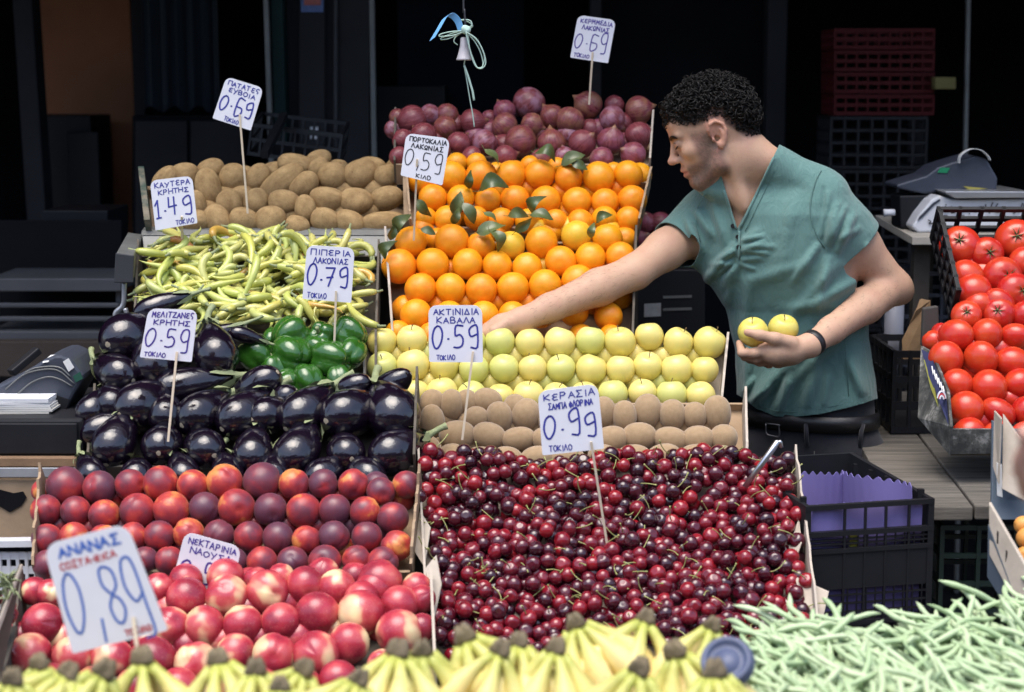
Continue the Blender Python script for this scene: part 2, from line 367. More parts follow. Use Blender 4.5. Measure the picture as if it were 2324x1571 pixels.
base = t.mix(t.ramp(t.noise(40, 3, .7), (.5, 0), (.75, .5)), base, (.42, .31, .18)); t.col(base); t.bump(t.noise(60, 3), .12, .02); MAT['kiwi'] = t.m
t = NT('potato skin', .75, spec=.3); base = t.mix(t.ramp(t.noise(1.6, 6, .7), (.3, 0), (.7, 1)), (.27, .165, .07), (.52, .355, .165)); base = t.mix(t.ramp(t.voro(4.2), (.03, .95), (.15, 0)), base, (.10, .055, .02))
base = t.mix(t.ramp(t.noise(16, 4, .7), (.56, 0), (.70, .8)), base, (.20, .12, .055)); t.col(base); t.bump(t.noise(9, 6, .75), .35, .08); MAT['potato'] = t.m
t = NT('aubergine skin', .13, spec=.6, coat=.4, coat_rough=.08); x, y, z = t.sep(); r2 = t.math('ADD', t.math('POWER', t.math('ADD', x, -.1), 2.0), t.math('POWER', t.math('ADD', y, -.08), 2.0))
scar = t.math('MULTIPLY', t.math('LESS_THAN', t.math('ADD', r2, t.math('MULTIPLY', t.noise(7, 3), .035)), .030), t.math('GREATER_THAN', z, .5))
t.col(t.mix(scar, t.mix(t.noise(1.5, 2), (.004, .003, .007), (.010, .004, .012)), (.33, .28, .20))); t.set(Roughness=t.mix(scar, (.13,) * 3, (.8,) * 3)); t.bump(t.noise(1.6, 4), .06, .15); MAT['aubergine'] = t.m
t = NT('green calyx', .6); t.col(t.mix(t.noise(4, 4), (.16, .2, .08), (.36, .40, .22))); t.bump(t.noise(20), .3, .02); MAT['calyx'] = t.m
t = NT('bell pepper skin', .18, coat=.5); t.col(t.mix(t.noise(1.6, 3), (.016, .075, .008), (.040, .14, .016))); t.bump(t.noise(2.5, 2), .05, .1); MAT['bell'] = t.m
t = NT('long pepper skin', .32, coat=.2); c = t.info('Color'); t.col(t.mix(t.ramp(t.noise(14, 3), (.35, 0), (.7, .7)), c, (.50, .53, .16))); t.set(Subsurface_Weight=.08, Subsurface_Radius=(.01, .01, .003)); MAT['long_pepper'] = t.m
t = NT('onion skin', .27, spec=.5); x, y, z = t.sep(); ang = t.math('ARCTAN2', y, x); cmb = t.node('ShaderNodeCombineXYZ'); t.l.new(t.math('ADD', t.math('MULTIPLY', ang, 5.0), t.math('MULTIPLY', t.info('Random'), 50.0)), cmb.inputs[0]); t.l.new(t.math('MULTIPLY', z, .9), cmb.inputs[1])
st = t.noise(1.6, 5, .7, cmb.outputs[0]); base = t.mix(t.ramp(st, (.35, 0), (.65, 1)), (.12, .018, .024), (.30, .085, .095)); base = t.mix(t.ramp(t.noise(1.7, 4), (.42, 0), (.62, .8)), base, t.info('Color'))
z2 = t.math('MULTIPLY_ADD', z, .4, .5); base = t.mix(t.ramp(z2, (.125, 1), (.16, 0)), base, (.30, .20, .10)); base = t.mix(t.ramp(z2, (.88, 0), (.97, .85)), base, (.28, .15, .08)); t.col(base); t.bump(st, .15, .05); MAT['onion'] = t.m
t = NT('dark nectarine skin', .30, coat=.15, coat_rough=.3); n1 = t.noise(.62, 4, .5, dist=.2); base = t.ramp(t.math('ADD', n1, t.math('MULTIPLY', t.math('SUBTRACT', t.info('Random'), .42), .36)), (.34, (.105, .030, .055)), (.50, (.16, .026, .044)), (.60, (.30, .024, .034)), (.70, (.46, .045, .035)), (.78, (.66, .24, .06)))
base = t.mix(t.ramp(t.voro(16), (.02, .5), (.09, 0)), base, (.55, .28, .16)); t.col(base); t.set(Roughness=t.ramp(t.noise(3, 4), (.3, .34), (.7, .52))); t.b.inputs['Sheen Weight'].default_value = .06; MAT['nectarine'] = t.m
t = NT('white nectarine skin', .27, coat=.2, coat_rough=.25); n1 = t.noise(.62, 2, .45, dist=.1); base = t.ramp(t.math('ADD', n1, t.math('MULTIPLY', t.math('SUBTRACT', t.info('Random'), .5), .16)), (.36, (.25, .018, .038)), (.50, (.42, .032, .055)), (.60, (.56, .10, .10)), (.66, (.74, .44, .26)), (.75, (.77, .65, .36)))
base = t.mix(t.ramp(t.noise(12, 4, .7), (.55, 0), (.72, .22)), base, (.78, .38, .28)); t.col(base); t.set(Subsurface_Weight=.05, Subsurface_Radius=(.02, .008, .006)); MAT['white_nectarine'] = t.m
t = NT('cherry skin', .18, coat=.45, coat_rough=.1); n1 = t.noise(1.2, 2); base = t.ramp(t.math('ADD', t.math('MULTIPLY', n1, .45), t.math('MULTIPLY', t.info('Random'), .55)), (.25, (.030, .004, .011)), (.45, (.075, .005, .014)), (.66, (.20, .008, .018)), (.82, (.28, .011, .018))); t.col(base); MAT['cherry'] = t.m
t = NT('cherry skin in the pile', .18, coat=.45, coat_rough=.1); geo = t.node('ShaderNodeNewGeometry'); base = t.ramp(geo.outputs['Random Per Island'], (.2, (.030, .004, .011)), (.5, (.075, .005, .014)), (.75, (.19, .008, .018)), (.95, (.27, .011, .018))); t.col(base); MAT['cherry_pile'] = t.m
t = NT('cherry stem', .55); t.col(t.mix(t.noise(5, 3), (.20, .24, .06), (.42, .40, .16))); MAT['cherry_stem'] = t.m
t = NT('tomato skin', .27, coat=.1, coat_rough=.2); c = t.info('Color'); t.col(t.mix(t.ramp(t.noise(1.2, 3), (.4, 0), (.75, .55)), c, (.58, .10, .02))); t.set(Subsurface_Weight=.05, Subsurface_Radius=(.03, .006, .003)); MAT['tomato'] = t.m
t = NT('tomato calyx', .6); t.col(t.mix(t.noise(5, 4), (.03, .065, .012), (.09, .12, .035))); MAT['tomato_calyx'] = t.m
t = NT('bean skin', .45); c = t.info('Color'); t.col(t.mix(t.noise(30, 4), c, (.46, .60, .38))); t.bump(t.noise(60, 2), .1, .002); MAT['bean'] = t.m
t = NT('shade darkened bean skin', .5); geo = t.node('ShaderNodeNewGeometry'); t.col(t.ramp(geo.outputs['Random Per Island'], (0, (.16, .26, .11)), (1, (.34, .46, .26)))); MAT['bean_pile'] = t.m  # darker greens put shade into the gaps of the bean heap
t = NT('citrus leaf', .38, coat=.15); c = t.info('Color'); t.col(t.mix(t.noise(40, 4), c, (.11, .16, .05))); MAT['leaf'] = t.m
t = NT('apricot skin', .5); t.col(t.mix(t.noise(1.5, 3), (.62, .25, .05), (.72, .36, .09))); MAT['apricot'] = t.m
# --- shapes
def f_orange(th, ph):
    r = 1 - .05 * math.exp(-(th / .18) ** 2) - .03 * math.exp(-((math.pi - th) / .2) ** 2); x, y, z = sph(r, th, ph); return x, y, z * .965
ORANGES = [gmesh('orange', lumped(lump(i, .035), f_orange), MAT['orange'], 28, 18) for i in range(3)]
def f_apple(th, ph):
    w = 1 - .13 * (th / math.pi) ** 2; r = 1 - .30 * math.exp(-(th / .30) ** 2) - .14 * math.exp(-((math.pi - th) / .3) ** 2)
    r *= 1 + .025 * math.cos(5 * ph) * (th / math.pi) ** 2; x, y, z = sph(r, th, ph); return x * w, y * w, z * .97
APPLES = [gmesh('apple', lumped(lump(20 + i, .07), f_apple), MAT['apple'], 26, 18) for i in range(4)]
APPLE_STEM = mesh('stem', *tube(spline([(0, 0, .62), (.03, 0, .85), (.12, .03, 1.08)], 4), [.03] * 8 + [.05], 6), plain('apple stem', (.14, .09, .04), .8))
def f_nect(th, ph):
    a = min(ph, 2 * math.pi - ph); s = math.sin(th); r = 1 - .085 * math.exp(-(a / .20) ** 2) * s ** .6 - .14 * math.exp(-(th / .22) ** 2) + .03 * math.exp(-((math.pi - th) / .2) ** 2)
    return sph(r, th, ph)
NECTS = [gmesh('nectarine', lumped(lump(40 + i, .06), f_nect), MAT['nectarine'], 28, 16) for i in range(4)]
WNECTS = [gmesh('white_nectarine', lumped(lump(50 + i, .045), f_nect), MAT['white_nectarine'], 28, 16) for i in range(4)]
def f_kiwi(th, ph):
    x, y, z = sph(1, th, ph); e = 2.15; k = (abs(x) ** e + abs(y) ** e + abs(z) ** e) ** (-1 / e) if e else 1; return x * k * .97, y * k * .97, z * k * .97
KIWIS = [gmesh('kiwi', lumped(lump(60 + i, .06), f_kiwi), MAT['kiwi'], 20, 14) for i in range(4)]
def f_pot(th, ph):
    x, y, z = sph(1, th, ph); e = 2.2; k = (abs(x) ** e + abs(y) ** e + abs(z) ** e) ** (-1 / e); return x * k, y * k, z * k
POTATOES = [gmesh('potato', lumped(lump(70 + i, .17, 1.9), f_pot), MAT['potato'], 24, 16) for i in range(7)]
def f_onion(th, ph):
    r = 1 + .34 * math.exp(-(th / .13) ** 2) + .08 * math.exp(-(th / .5) ** 2) - .07 * math.exp(-((math.pi - th) / .25) ** 2); r *= 1 + .012 * math.cos(9 * ph) * math.sin(th); x, y, z = sph(r, th, ph); return x, y, z * .93
ONIONS = [gmesh('onion', lumped(lump(80 + i, .06), f_onion), MAT['onion'], 28, 20) for i in range(4)]
def f_aub(th, ph):
    x, y, z = sph(1, th, ph)
    if z < 0: w = 1 - .45 * z * z; x *= w; y *= w; z *= 2.1
    else: z *= 1.12
    return x, y, z
AUBS = [gmesh('aubergine', lumped(lump(90 + i, .05, .9), f_aub), MAT['aubergine'], 32, 24) for i in range(4)]
def aub_calyx():
    mb = MB(); 
    for k in range(5):
        a = 2 * math.pi * k / 5; q = []
        for (rr, zz, w) in ((.12, -2.16, .5), (.42, -2.02, .42), (.66, -1.62, .26), (.80, -1.2, .04)):
            for s in (-1, 1): q.append((rr * math.cos(a + s * w), rr * math.sin(a + s * w), zz))
        n = len(mb.v); mb.v += q; mb.f += [(n + 2 * i, n + 2 * i + 1, n + 2 * i + 3, n + 2 * i + 2) for i in range(3)]
    mb.tube(spline([(0, 0, -2.05), (.06, 0, -2.4), (.22, .05, -2.8), (.42, .05, -3.1)], 4), [.26, .24, .2, .17, .16, .15, .14, .14, .14, .14, .15, .16, .18], 8)
    return mesh('calyx', mb.v, mb.f, MAT['calyx'])
AUB_CALYX = aub_calyx()
def f_bell(th, ph):
    s = math.sin(th); r = 1 + .17 * (abs(math.cos(2 * ph)) - .6) * s ** .7 - .36 * math.exp(-(th / .42) ** 2) - .25 * math.exp(-((math.pi - th) / .4) ** 2)
    x, y, z = sph(r, th, ph); w = 1 - .14 * (th / math.pi); return x * w, y * w, z * 1.12
BELLS = [gmesh('bell_pepper', lumped(lump(100 + i, .12), f_bell), MAT['bell'], 40, 22) for i in range(3)]
BELL_STEM = mesh('stem', *tube(spline([(0, 0, .5), (.0, 0, .72), (.08, .02, .98), (.16, .02, 1.12)], 4), [.30, .24, .16, .12, .11, .1, .1, .1, .1, .1, .1, .12, .13], 8), MAT['calyx'])
def f_tom(th, ph):
    rib = 1 + .018 * math.cos(6 * ph + .6 * math.sin(ph)) * math.exp(-(th / .8) ** 2) - .17 * math.exp(-(th / .30) ** 2); x, y, z = sph(rib, th, ph); return x, y, z * .84
def f_tomp(th, ph):
    r = 1 - .10 * math.exp(-(th / .2) ** 2); x, y, z = sph(r, th, ph); return x, y, z * 1.02
TOMS = [gmesh('tomato', lumped(lump(110 + i, .05), f_tom if i < 3 else f_tomp), MAT['tomato'], 36, 18) for i in range(5)]
def tom_calyx():
    mb = MB()
    for k in range(6):
        a = 2 * math.pi * k / 6 + .2 * math.sin(k * 3); ln = .38 + .10 * math.sin(k * 5)
        pts = [Vector((math.cos(a) * q, math.sin(a) * q, .62 + .28 * math.sin(min(q / .3, 1.5)) + (.02 if k % 2 else .10) * q)) for q in (.03, .14, .26, ln)]
        mb.tube(pts, [.045, .035, .020, .006], 5)
    mb.tube([(0, 0, .55), (.02, 0, .75), (.05, .02, .84)], [.1, .07, .07], 6); return mesh('calyx', mb.v, mb.f, MAT['tomato_calyx'])
TOM_CALYX = tom_calyx()
def f_cherry(th, ph): return sph(1 - .20 * math.exp(-(th / .35) ** 2) - .03 * math.exp(-(min(ph, 2 * math.pi - ph) / .4) ** 2), th, ph)
CHERRIES = [gmesh('cherry', lumped(lump(120 + i, .07), f_cherry), MAT['cherry'], 16, 10) for i in range(3)]
def cherry_stem(seed):
    r = random.Random(seed); b = r.uniform(-.9, .9); e = r.uniform(-.6, .6)
    return mesh('stem', *tube(spline([(0, 0, .7), (.1 * b, 0, 1.3), (.5 * b, .3 * e, 2.1), (1.3 * b, e, 2.9)], 4), [.07] * 11 + [.09, .12], 5), MAT['cherry_stem'])
CSTEMS = [cherry_stem(i) for i in range(6)]
APRICOT = gmesh('apricot', f_nect, MAT['apricot'], 24, 14)
def leaf_mesh(seed):
    r = random.Random(seed); v = []; f = []; n = 8; curl = r.uniform(.1, .6); twist = r.uniform(-1.4, 1.4); cup = r.uniform(.1, .5)
    for s in (0, 1):
        for i in range(n + 1):
            u = i / n; w = .26 * math.sin(math.pi * u ** .85) ** .8 + .004; zc = curl * math.sin(math.pi * u) - .2 * curl * u
            for j in (-1, -.5, 0, .5, 1):
                a = twist * u; yy = j * w; zz = cup * abs(j) * w + .02 * math.sin(9 * u + 3 * j)
                v.append((u - .5, yy * math.cos(a) - zz * math.sin(a), zc + yy * math.sin(a) + zz * math.cos(a) - s * .008))
    N = 5 * (n + 1)
    for i in range(n):
        for j in range(4):
            a = i * 5 + j; f += [(a, a + 1, a + 6, a + 5), (N + a + 5, N + a + 6, N + a + 1, N + a)]
    mb = MB(); mb.v = v; mb.f = f; mb.tube([(-.72, 0, .06), (-.5, 0, 0), (-.4, 0, .03)], .012, 5); return mesh('citrus_leaf', mb.v, mb.f, MAT['leaf'])
LEAVES = [leaf_mesh(i) for i in range(6)]
def pepper_mesh(seed):
    r = random.Random(seed); L = 7.2 * r.uniform(.7, 1.12); b = r.choice((-1, 1)) * r.uniform(.8, 3.4); b2 = r.uniform(-1.5, 1.5); pts = []; rad = []
    for i in range(13):
        u = i / 12; a = b * u + b2 * math.sin(3.1 * u); pts.append((0, 0, 0) if i == 0 else (pts[-1][0] + math.cos(a) * L / 12, pts[-1][1] + math.sin(a) * L / 12, .18 * math.sin(5 * u)))
        rad.append((.30 if i == 0 else .43 - .02 * math.sin(9 * u)) * max(.06, (1 - u ** 2.2)) * (1.15 if .1 < u < .45 else 1))
    cx = sum(p[0] for p in pts) / 13; cy = sum(p[1] for p in pts) / 13; pts = [(p[0] - cx, p[1] - cy, p[2]) for p in pts]
    st = MB(); p0 = Vector(pts[0]); d = (p0 - Vector(pts[1])).normalized(); st.tube([p0 + d * -.1, p0 + d * .25, p0 + d * .9 + Vector((0, .2 * r.uniform(-1, 1), .15))], [.30, .16, .12], 6)
    return mesh('long_pepper', *tube(pts, rad, 9), MAT['long_pepper']), mesh('stem', st.v, st.f, MAT['calyx'])
PEPPERS = [pepper_mesh(i) for i in range(12)]
def bean_geo(seed):
    r = random.Random(seed); L = 26 * r.uniform(.75, 1.1); b = r.uniform(-.9, .9); pts = []; rad = []
    for i in range(12):
        u = i / 11; a = b * (u - .5) + .4 * math.sin(5 * u + seed); pts.append((0, 0, 0) if i == 0 else (pts[-1][0] + math.cos(a) * L / 11, pts[-1][1] + math.sin(a) * L / 11, .5 * math.sin(4 * u + seed)))
        rad.append((1.0 + .10 * math.sin(16 * u)) * (.35 if i == 0 else .12 if i == 11 else .7 if i in (1, 10) else 1))
    cx = sum(p[0] for p in pts) / 12; cy = sum(p[1] for p in pts) / 12
    return tube([(p[0] - cx, p[1] - cy, p[2]) for p in pts], rad, 7)
BEANS = [mesh('green_bean', *bean_geo(i), MAT['bean']) for i in range(10)]
# ------------------------------------------------------------------ crates the goods lie in
CR = {  # picture row and distance of the front and of the back of each slope of goods
 'cherry': (1460, 3.20, 1040, 3.62), 'kiwi': (1045, 3.72, 910, 3.86), 'apple': (900, 3.92, 772, 4.02), 'orange_low': (745, 4.14, 540, 4.30), 'orange_up': (500, 4.36, 395, 4.46),
 'onion': (350, 4.56, 235, 4.74), 'nectarine': (1275, 3.36, 1090, 3.50), 'white': (1490, 3.08, 1310, 3.28), 'aubergine': (1025, 3.62, 770, 3.86), 'pepper': (750, 4.05, 560, 4.34),
 'bell': (870, 3.88, 760, 3.98), 'potato': (505, 4.46, 390, 4.62), 'tomato': (945, 3.80, 545, 4.20), 'bean': (1600, 2.45, 1380, 2.95)}
def depth(c, py):
    p0, y0, p1, y1 = CR[c]; return y0 + (y1 - y0) * (py - p0) / (p1 - p0)
def crate_frame(c, xl0, xr0, xl1, xr1, dn, up, ext0=25, ext1=25):
    """corner points of a tilted tray round a slope of goods: floor (fl, fr, br, bl) and the outward normal"""
    p0, y0, p1, y1 = CR[c]; pf, pb = p0 + ext0, p1 - ext1
    q = [P(xl0, pf, depth(c, pf)), P(xr0, pf, depth(c, pf)), P(xr1, pb, depth(c, pb)), P(xl1, pb, depth(c, pb))]
    n = (q[1] - q[0]).cross(q[3] - q[0]).normalized()
    return [a - n * dn for a in q], n
def panel(mb, a, b, ha, hb, th, jag=.0, n=14, seed=0):
    """an upright sheet on edge a-b with top heights ha, hb (vectors) and a torn top edge"""
    r = random.Random(seed); v = []
    for s in (0, 1):
        for i in range(n + 1):
            u = i / n; p = a.lerp(b, u) + th * s; h = ha.lerp(hb, u); v += [p, p + h * (1 + (r.uniform(-jag, jag) if s == 0 else 0))]
    for i in range(n + 1): v[2 * (n + 1) + 2 * i + 1] = v[2 * i + 1] + th
    N = 2 * (n + 1); f = []
    for i in range(n):
        k = 2 * i; f += [(k, k + 2, k + 3, k + 1), (N + k + 1, N + k + 3, N + k + 2, N + k), (k + 1, k + 3, N + k + 3, N + k + 1), (k, N + k, N + k + 2, k + 2)]
    f += [(0, 1, N + 1, N), (N - 2, 2 * N - 2, 2 * N - 1, N - 1)]
    return mb.add(v, f)
stand = empty('display_stand', (0, 4.0, 0), 'dark stepped wooden stand under the fruit crates', 'stand')
def prop(q, n):
    """a board under a tray and four legs"""
    d = n * -.012; e = n * -.03; o = MB().hexa([a + d for a in q], [a + e for a in q]).build('shelf_board', MAT['wood_dark'], stand); o.location = (0, -4.0, 0)
    for i, a in enumerate(q):
        b = a + e + ((q[(i + 2) % 4] - a).normalized() * .05); m = MB().bar(Vector((b.x, b.y, .001)), b, .035); o = m.build('leg', MAT['wood_dark'], stand); o.location = (0, -4.0, 0)
def carton(c, xl0, xr0, xl1, xr1, dn, up, label, mat='cardboard', sides=(1, 1), jag=.05, ext0=25, ext1=25, front=.9, back=.3, th=.005, name='cardboard_crate', wmats=None):
    q, n = crate_frame(c, xl0, xr0, xl1, xr1, dn, up, ext0, ext1); r = empty(name, q[0], label, 'crate'); L = [a - q[0] for a in q]
    m = MAT[mat]; H = n * (dn + up); X = (L[1] - L[0]).normalized() * th; Y_ = (L[3] - L[0]).normalized() * th; sd = sum(map(ord, c))
    MB().hexa([a + n * .0005 for a in L], [a - n * .006 for a in L]).build('base', m, r)
    for s, (a, b, t_, k) in enumerate(((L[0] - X, L[3] - X, X, sides[0]), (L[1], L[2], X, sides[1]))):
        panel(MB(), a, b, H * k, H * k, t_, jag * .5, 16, sd + s)
        mb = MB(); panel(mb, a, b, H * k, H * k, t_, jag, 16, sd + s); mb.build('side_panel', MAT[wmats[s]] if wmats else m, r)
    mb = MB(); panel(mb, L[0], L[1], n * dn * front, n * dn * front, Y_, jag * .4, 20, sd + 3); mb.build('front_panel', m, r)
    mb = MB(); panel(mb, L[3] - Y_, L[2] - Y_, H * back, H * back, Y_, jag * .4, 20, sd + 4); mb.build('back_panel', m, r)
    prop(q, n); return r
carton('cherry', 975, 1858, 952, 1802, .05, .016, 'pale torn cardboard box full of dark red cherries', 'cardboard_pale', jag=.16, ext0=5, ext1=15, front=.3, th=.004)
cherry_box = scene.objects['cardboard_crate']
for fl_ in (((1805, 1312, 3.34), (1880, 1345, 3.30), (1868, 1400, 3.27), (1832, 1425, 3.26)), ((1790, 1240, 3.42), (1812, 1180, 3.46), (1818, 1235, 3.40), (1800, 1290, 3.37)), ((985, 1400, 3.22), (965, 1290, 3.30), (988, 1262, 3.33), (1000, 1330, 3.27)), ((950, 1160, 3.49), (940, 1250, 3.40), (962, 1285, 3.36), (975, 1200, 3.44))):
    a = [P(*k) - cherry_box.location for k in fl_]; MB().hexa(a, [k + Vector((.002, .004, .001)) for k in a]).build('torn_flap', MAT['cardboard_pale'], cherry_box)
carton('kiwi', 950, 1692, 952, 1688, .05, .018, 'pale cardboard crate full of brown kiwis', 'cardboard', (1.3, 1), wmats=('cardboard_pale', 'cardboard_pale'), ext0=18, ext1=18)
carton('apple', 832, 1632, 830, 1648, .05, .025, 'cardboard crate full of yellow green apples', 'cardboard_pale', ext0=28, ext1=5)
carton('orange_low', 895, 1432, 878, 1440, .06, .03, 'lower cardboard crate full of oranges', 'cardboard', ext0=28, ext1=10, wmats=('cardboard_pale', 'cardboard_dark'))
carton('orange_up', 935, 1446, 925, 1474, .05, .03, 'upper cardboard crate full of oranges', 'cardboard', ext0=15, ext1=0)
carton('onion', 898, 1472, 900, 1480, .06, .012, 'cardboard crate full of red onions at the top', 'cardboard', ext0=20, ext1=-20, wmats=('cardboard_dark', 'cardboard_pale'))
carton('nectarine', 82, 930, 100, 950, .05, .03, 'torn cardboard crate full of dark nectarines', 'cardboard', jag=.14, ext0=20, ext1=15)
carton('white', 25, 985, 55, 975, .05, .02, 'low cardboard crate full of pale pink nectarines', 'cardboard_dark', ext0=45, ext1=0, wmats=('cardboard_dark', 'cardboard_pale'))
carton('aubergine', 195, 938, 215, 945, .07, .0, 'cardboard crate under the heap of aubergines', 'cardboard_dark', (.8, 1.5), ext0=30, ext1=-90)  # dark board colour stands for the shade in the gaps between fruits
carton('bell', 560, 850, 560, 850, .06, .0, 'small cardboard tray under the green bell peppers', 'cardboard_dark', ext0=20)
carton('pepper', 310, 852, 318, 858, .07, .02, 'cardboard crate full of pale green long peppers', 'cardboard_dark', ext0=5, ext1=0, back=.5)
carton('potato', 345, 918, 330, 915, .06, .035, 'wooden crate full of potatoes with a green painted side', 'cardboard', ext0=22, ext1=-10, wmats=('green_wood', 'cardboard'), th=.014, name='wooden_crate')
# grey metal tray edge between the potatoes and the long peppers, with the boxed beam end on the left
ms = empty('tray_beam', P(600, 545, 4.42), 'grey metal beam and tray edge behind the long peppers', 'beam')
def pq(name, pts, dv, mat, parent, bevel=.003):
    a = [P(*p) - parent.location for p in pts]; return MB().hexa(a, [q + Vector(dv) for q in a]).build(name, mat, parent, bevel=bevel)
pq('panel', [(330, 612, 4.36), (900, 612, 4.36), (905, 533, 4.42), (322, 533, 4.42)], (0, .008, .004), MAT['grey_metal'], ms)
pq('top_lip', [(318, 534, 4.415), (908, 534, 4.415), (905, 522, 4.43), (322, 522, 4.43)], (0, .03, .006), MAT['grey_metal'], ms)
pq('beam_end', [(258, 642, 4.12), (302, 642, 4.12), (304, 580, 4.12), (262, 574, 4.12)], (0, .004, 0), MAT['dark_metal'], ms)
pq('beam', [(261, 641, 4.125), (300, 641, 4.125), (302, 581, 4.125), (263, 575, 4.125)], P(290, 530, 4.5) - P(263, 578, 4.125) - Vector((0, 0, .0)), MAT['grey_metal'], ms)
# ------------------------------------------------------------------ placing the goods
def basis(z, roll=0.0):
    z = Vector(z).normalized(); return (z.to_track_quat('Z', 'Y') @ Quaternion((0, 0, 1), roll)).to_euler()
def put(name, me, px, py, rpx, Y, rot, label, cat, group, color=None, sc=(1, 1, 1), parts=()):
    o = bpy.data.objects.new(name, me); o.location = P(px, py, Y); s = M1(rpx, py, Y); o.scale = (s * sc[0], s * sc[1], s * sc[2]); o.rotation_euler = rot
    if color: o.color = (*color, 1)
    link(o); tag(o, label, cat, group)
    for nm, pm in parts:
        k = bpy.data.objects.new(nm, pm); link(k, o)
    return o
def parse(s, ox, oy, k):
    return [[(ox + float(a[0]) * k, oy + float(a[1]) * k, *[float(x) * k if i == 0 else float(x) for i, x in enumerate(a[2:])]) for a in (e.split() for e in row.split(','))] for row in s.strip().split('\n')]
def rrot(): return Euler((random.uniform(0, 6.28), random.uniform(0, 6.28), random.uniform(0, 6.28)))
def rows(kind, txt, tr, crate, rownames, where, group, make, cat=None):
    """txt: one line per row, 'x y r' by commas; a row name starting with ~ lies one layer behind"""
    for row, rn in zip(parse(txt, *tr), rownames):
        back = rn.startswith('~'); rn = rn.strip('~'); row.sort()
        for i, e in enumerate(row):
            Y = depth(crate, e[1]) + (.045 if back else 0)
            lab = '%s %s from the left in the %s of %s' % (kind, ORD[i], rn, where)
            make(e, Y, lab, group)
ZA = (830, 318.7, .2959)
def mk_orange(e, Y, lab, g):
    yl = random.random(); c = (.78 + .08 * random.random(), .25 + .09 * yl, .006)
    if len(e) > 3: c = (.72, .46, .03)
    z = Vector((random.uniform(-.7, .7), -1, random.uniform(-.6, .6))) if random.random() < .55 else Vector((random.uniform(-1, 1), random.uniform(-1, 1), random.uniform(.2, 1)))
    put('orange', random.choice(ORANGES), e[0], e[1], e[2] * 1.07, Y, basis(z, random.uniform(0, 6)), lab, 'orange', g, c)
rows('orange', '''347 785 118,660 775 125,885 812 105,1110 810 108 1,1345 785 120,1620 735 113 1,1855 755 110
258 965 128,515 950 122,782 950 113,1010 962 111,1238 975 110,1495 932 115,1725 903 113,1952 893 110
420 1138 117,652 1138 115,890 1148 119,1130 1135 118,1378 1120 122,1630 1085 125,1862 1085 105
385 1340 117,640 1345 110,905 1352 115,1130 1345 107,1345 1330 105,1600 1320 105,1860 1350 105
250 1480 95,500 1500 100,740 1500 100,975 1500 103,1650 1510 98,1880 1510 95
440 690 85,545 765 90,1320 690 85 1,1550 680 90 1,1430 700 90,1860 700 95 1,1990 755 88,1000 700 85
300 1290 100,560 1260 95,770 1240 100,1010 1240 100,1240 1250 100,400 1010 90,650 1000 90,900 1020 90,1360 980 95 1,1500 1250 100,1740 1230 100,1950 1200 95,1800 1010 90''',
     ZA, 'orange_low', ['top row', 'second row down', 'third row down', 'fourth row down', 'bottom row', '~leaf strewn back layer', '~layer behind'], 'the lower crate', 'oranges in the lower crate', mk_orange)
rows('orange', '''430 300 110,660 275 112,885 275 115,1112 270 110,1335 265 112,1555 290 103,1788 285 118,2015 265 107
515 445 105,730 450 103,938 460 98,1145 455 107,1378 465 112,1620 470 107,1835 475 103,2045 455 107
462 595 80,630 605 100,850 600 90,1040 615 95,1240 620 92,1455 625 92,1645 630 98,1832 605 95,2015 605 93
700 175 78,850 175 75,1260 190 72,1150 225 70,1465 200 70,1900 240 70,2100 268 92,1000 240 70,560 200 80
620 380 90,830 370 90,1030 380 90,1240 370 90,1500 400 90,1730 390 90,1930 370 90,740 560 90,950 560 90,1150 540 90,1330 580 90,1540 560 90,1740 560 90,1930 530 90''',
     ZA, 'orange_up', ['top row', 'second row down', 'third row down', '~back layer at the top', '~layer behind'], 'the upper crate', 'oranges in the upper crate', mk_orange)
ZB = (796.8, 630.8, .3714)
def mk_apple(e, Y, lab, g):
    y = random.random(); c = (.72 + .08 * y, .60 + .05 * y, .15 + .06 * y) if random.random() < .7 else (.60, .61, .18)
    put('apple', random.choice(APPLES), e[0], e[1], e[2] * 1.09, Y, basis((random.gauss(0, .25), random.gauss(-.05, .3), 1), random.uniform(0, 6)), lab, 'apple', g, c, parts=[('stem', APPLE_STEM)] if random.random() < .6 else ())
rows('yellow apple', '''190 390 88,370 380 90,560 385 85,735 395 85,912 392 88,1090 398 86,1275 395 92,1460 385 87,1643 395 92,1822 358 85,1997 395 88,2187 397 95
192 545 90,378 537 97,572 540 88,750 560 88,935 553 88,1110 555 85,1282 555 86,1465 560 92,1648 560 87,1812 540 87,1988 560 93,2162 563 82
395 705 80,555 700 92,737 720 88,910 735 85,1085 725 92,1255 722 82,1425 722 84,1600 712 88,1780 704 85,1960 718 90,2135 722 88
280 470 85,465 470 85,650 475 85,825 480 85,1000 480 85,1190 480 85,1365 480 85,1560 480 85,1740 470 85,1905 480 85,2095 480 85
290 640 85,480 640 85,660 640 85,850 640 85,1020 645 85,1190 640 85,1375 640 85,1560 640 85,1735 640 85,1890 640 85,2075 640 85''',
     ZB, 'apple', ['top row', 'middle row', 'bottom row', '~upper layer behind', '~lower layer behind'], 'the apple crate', 'yellow apples in the crate', mk_apple)
def mk_kiwi(e, Y, lab, g):
    rx, ry = e[2], e[3] * .3714; m = min(rx, ry)
    put('kiwi', random.choice(KIWIS), e[0], e[1], 1.19, Y, Euler((random.gauss(0, .1), random.gauss(0, .12), 0)), lab, 'kiwi', g, sc=(rx, m, ry))
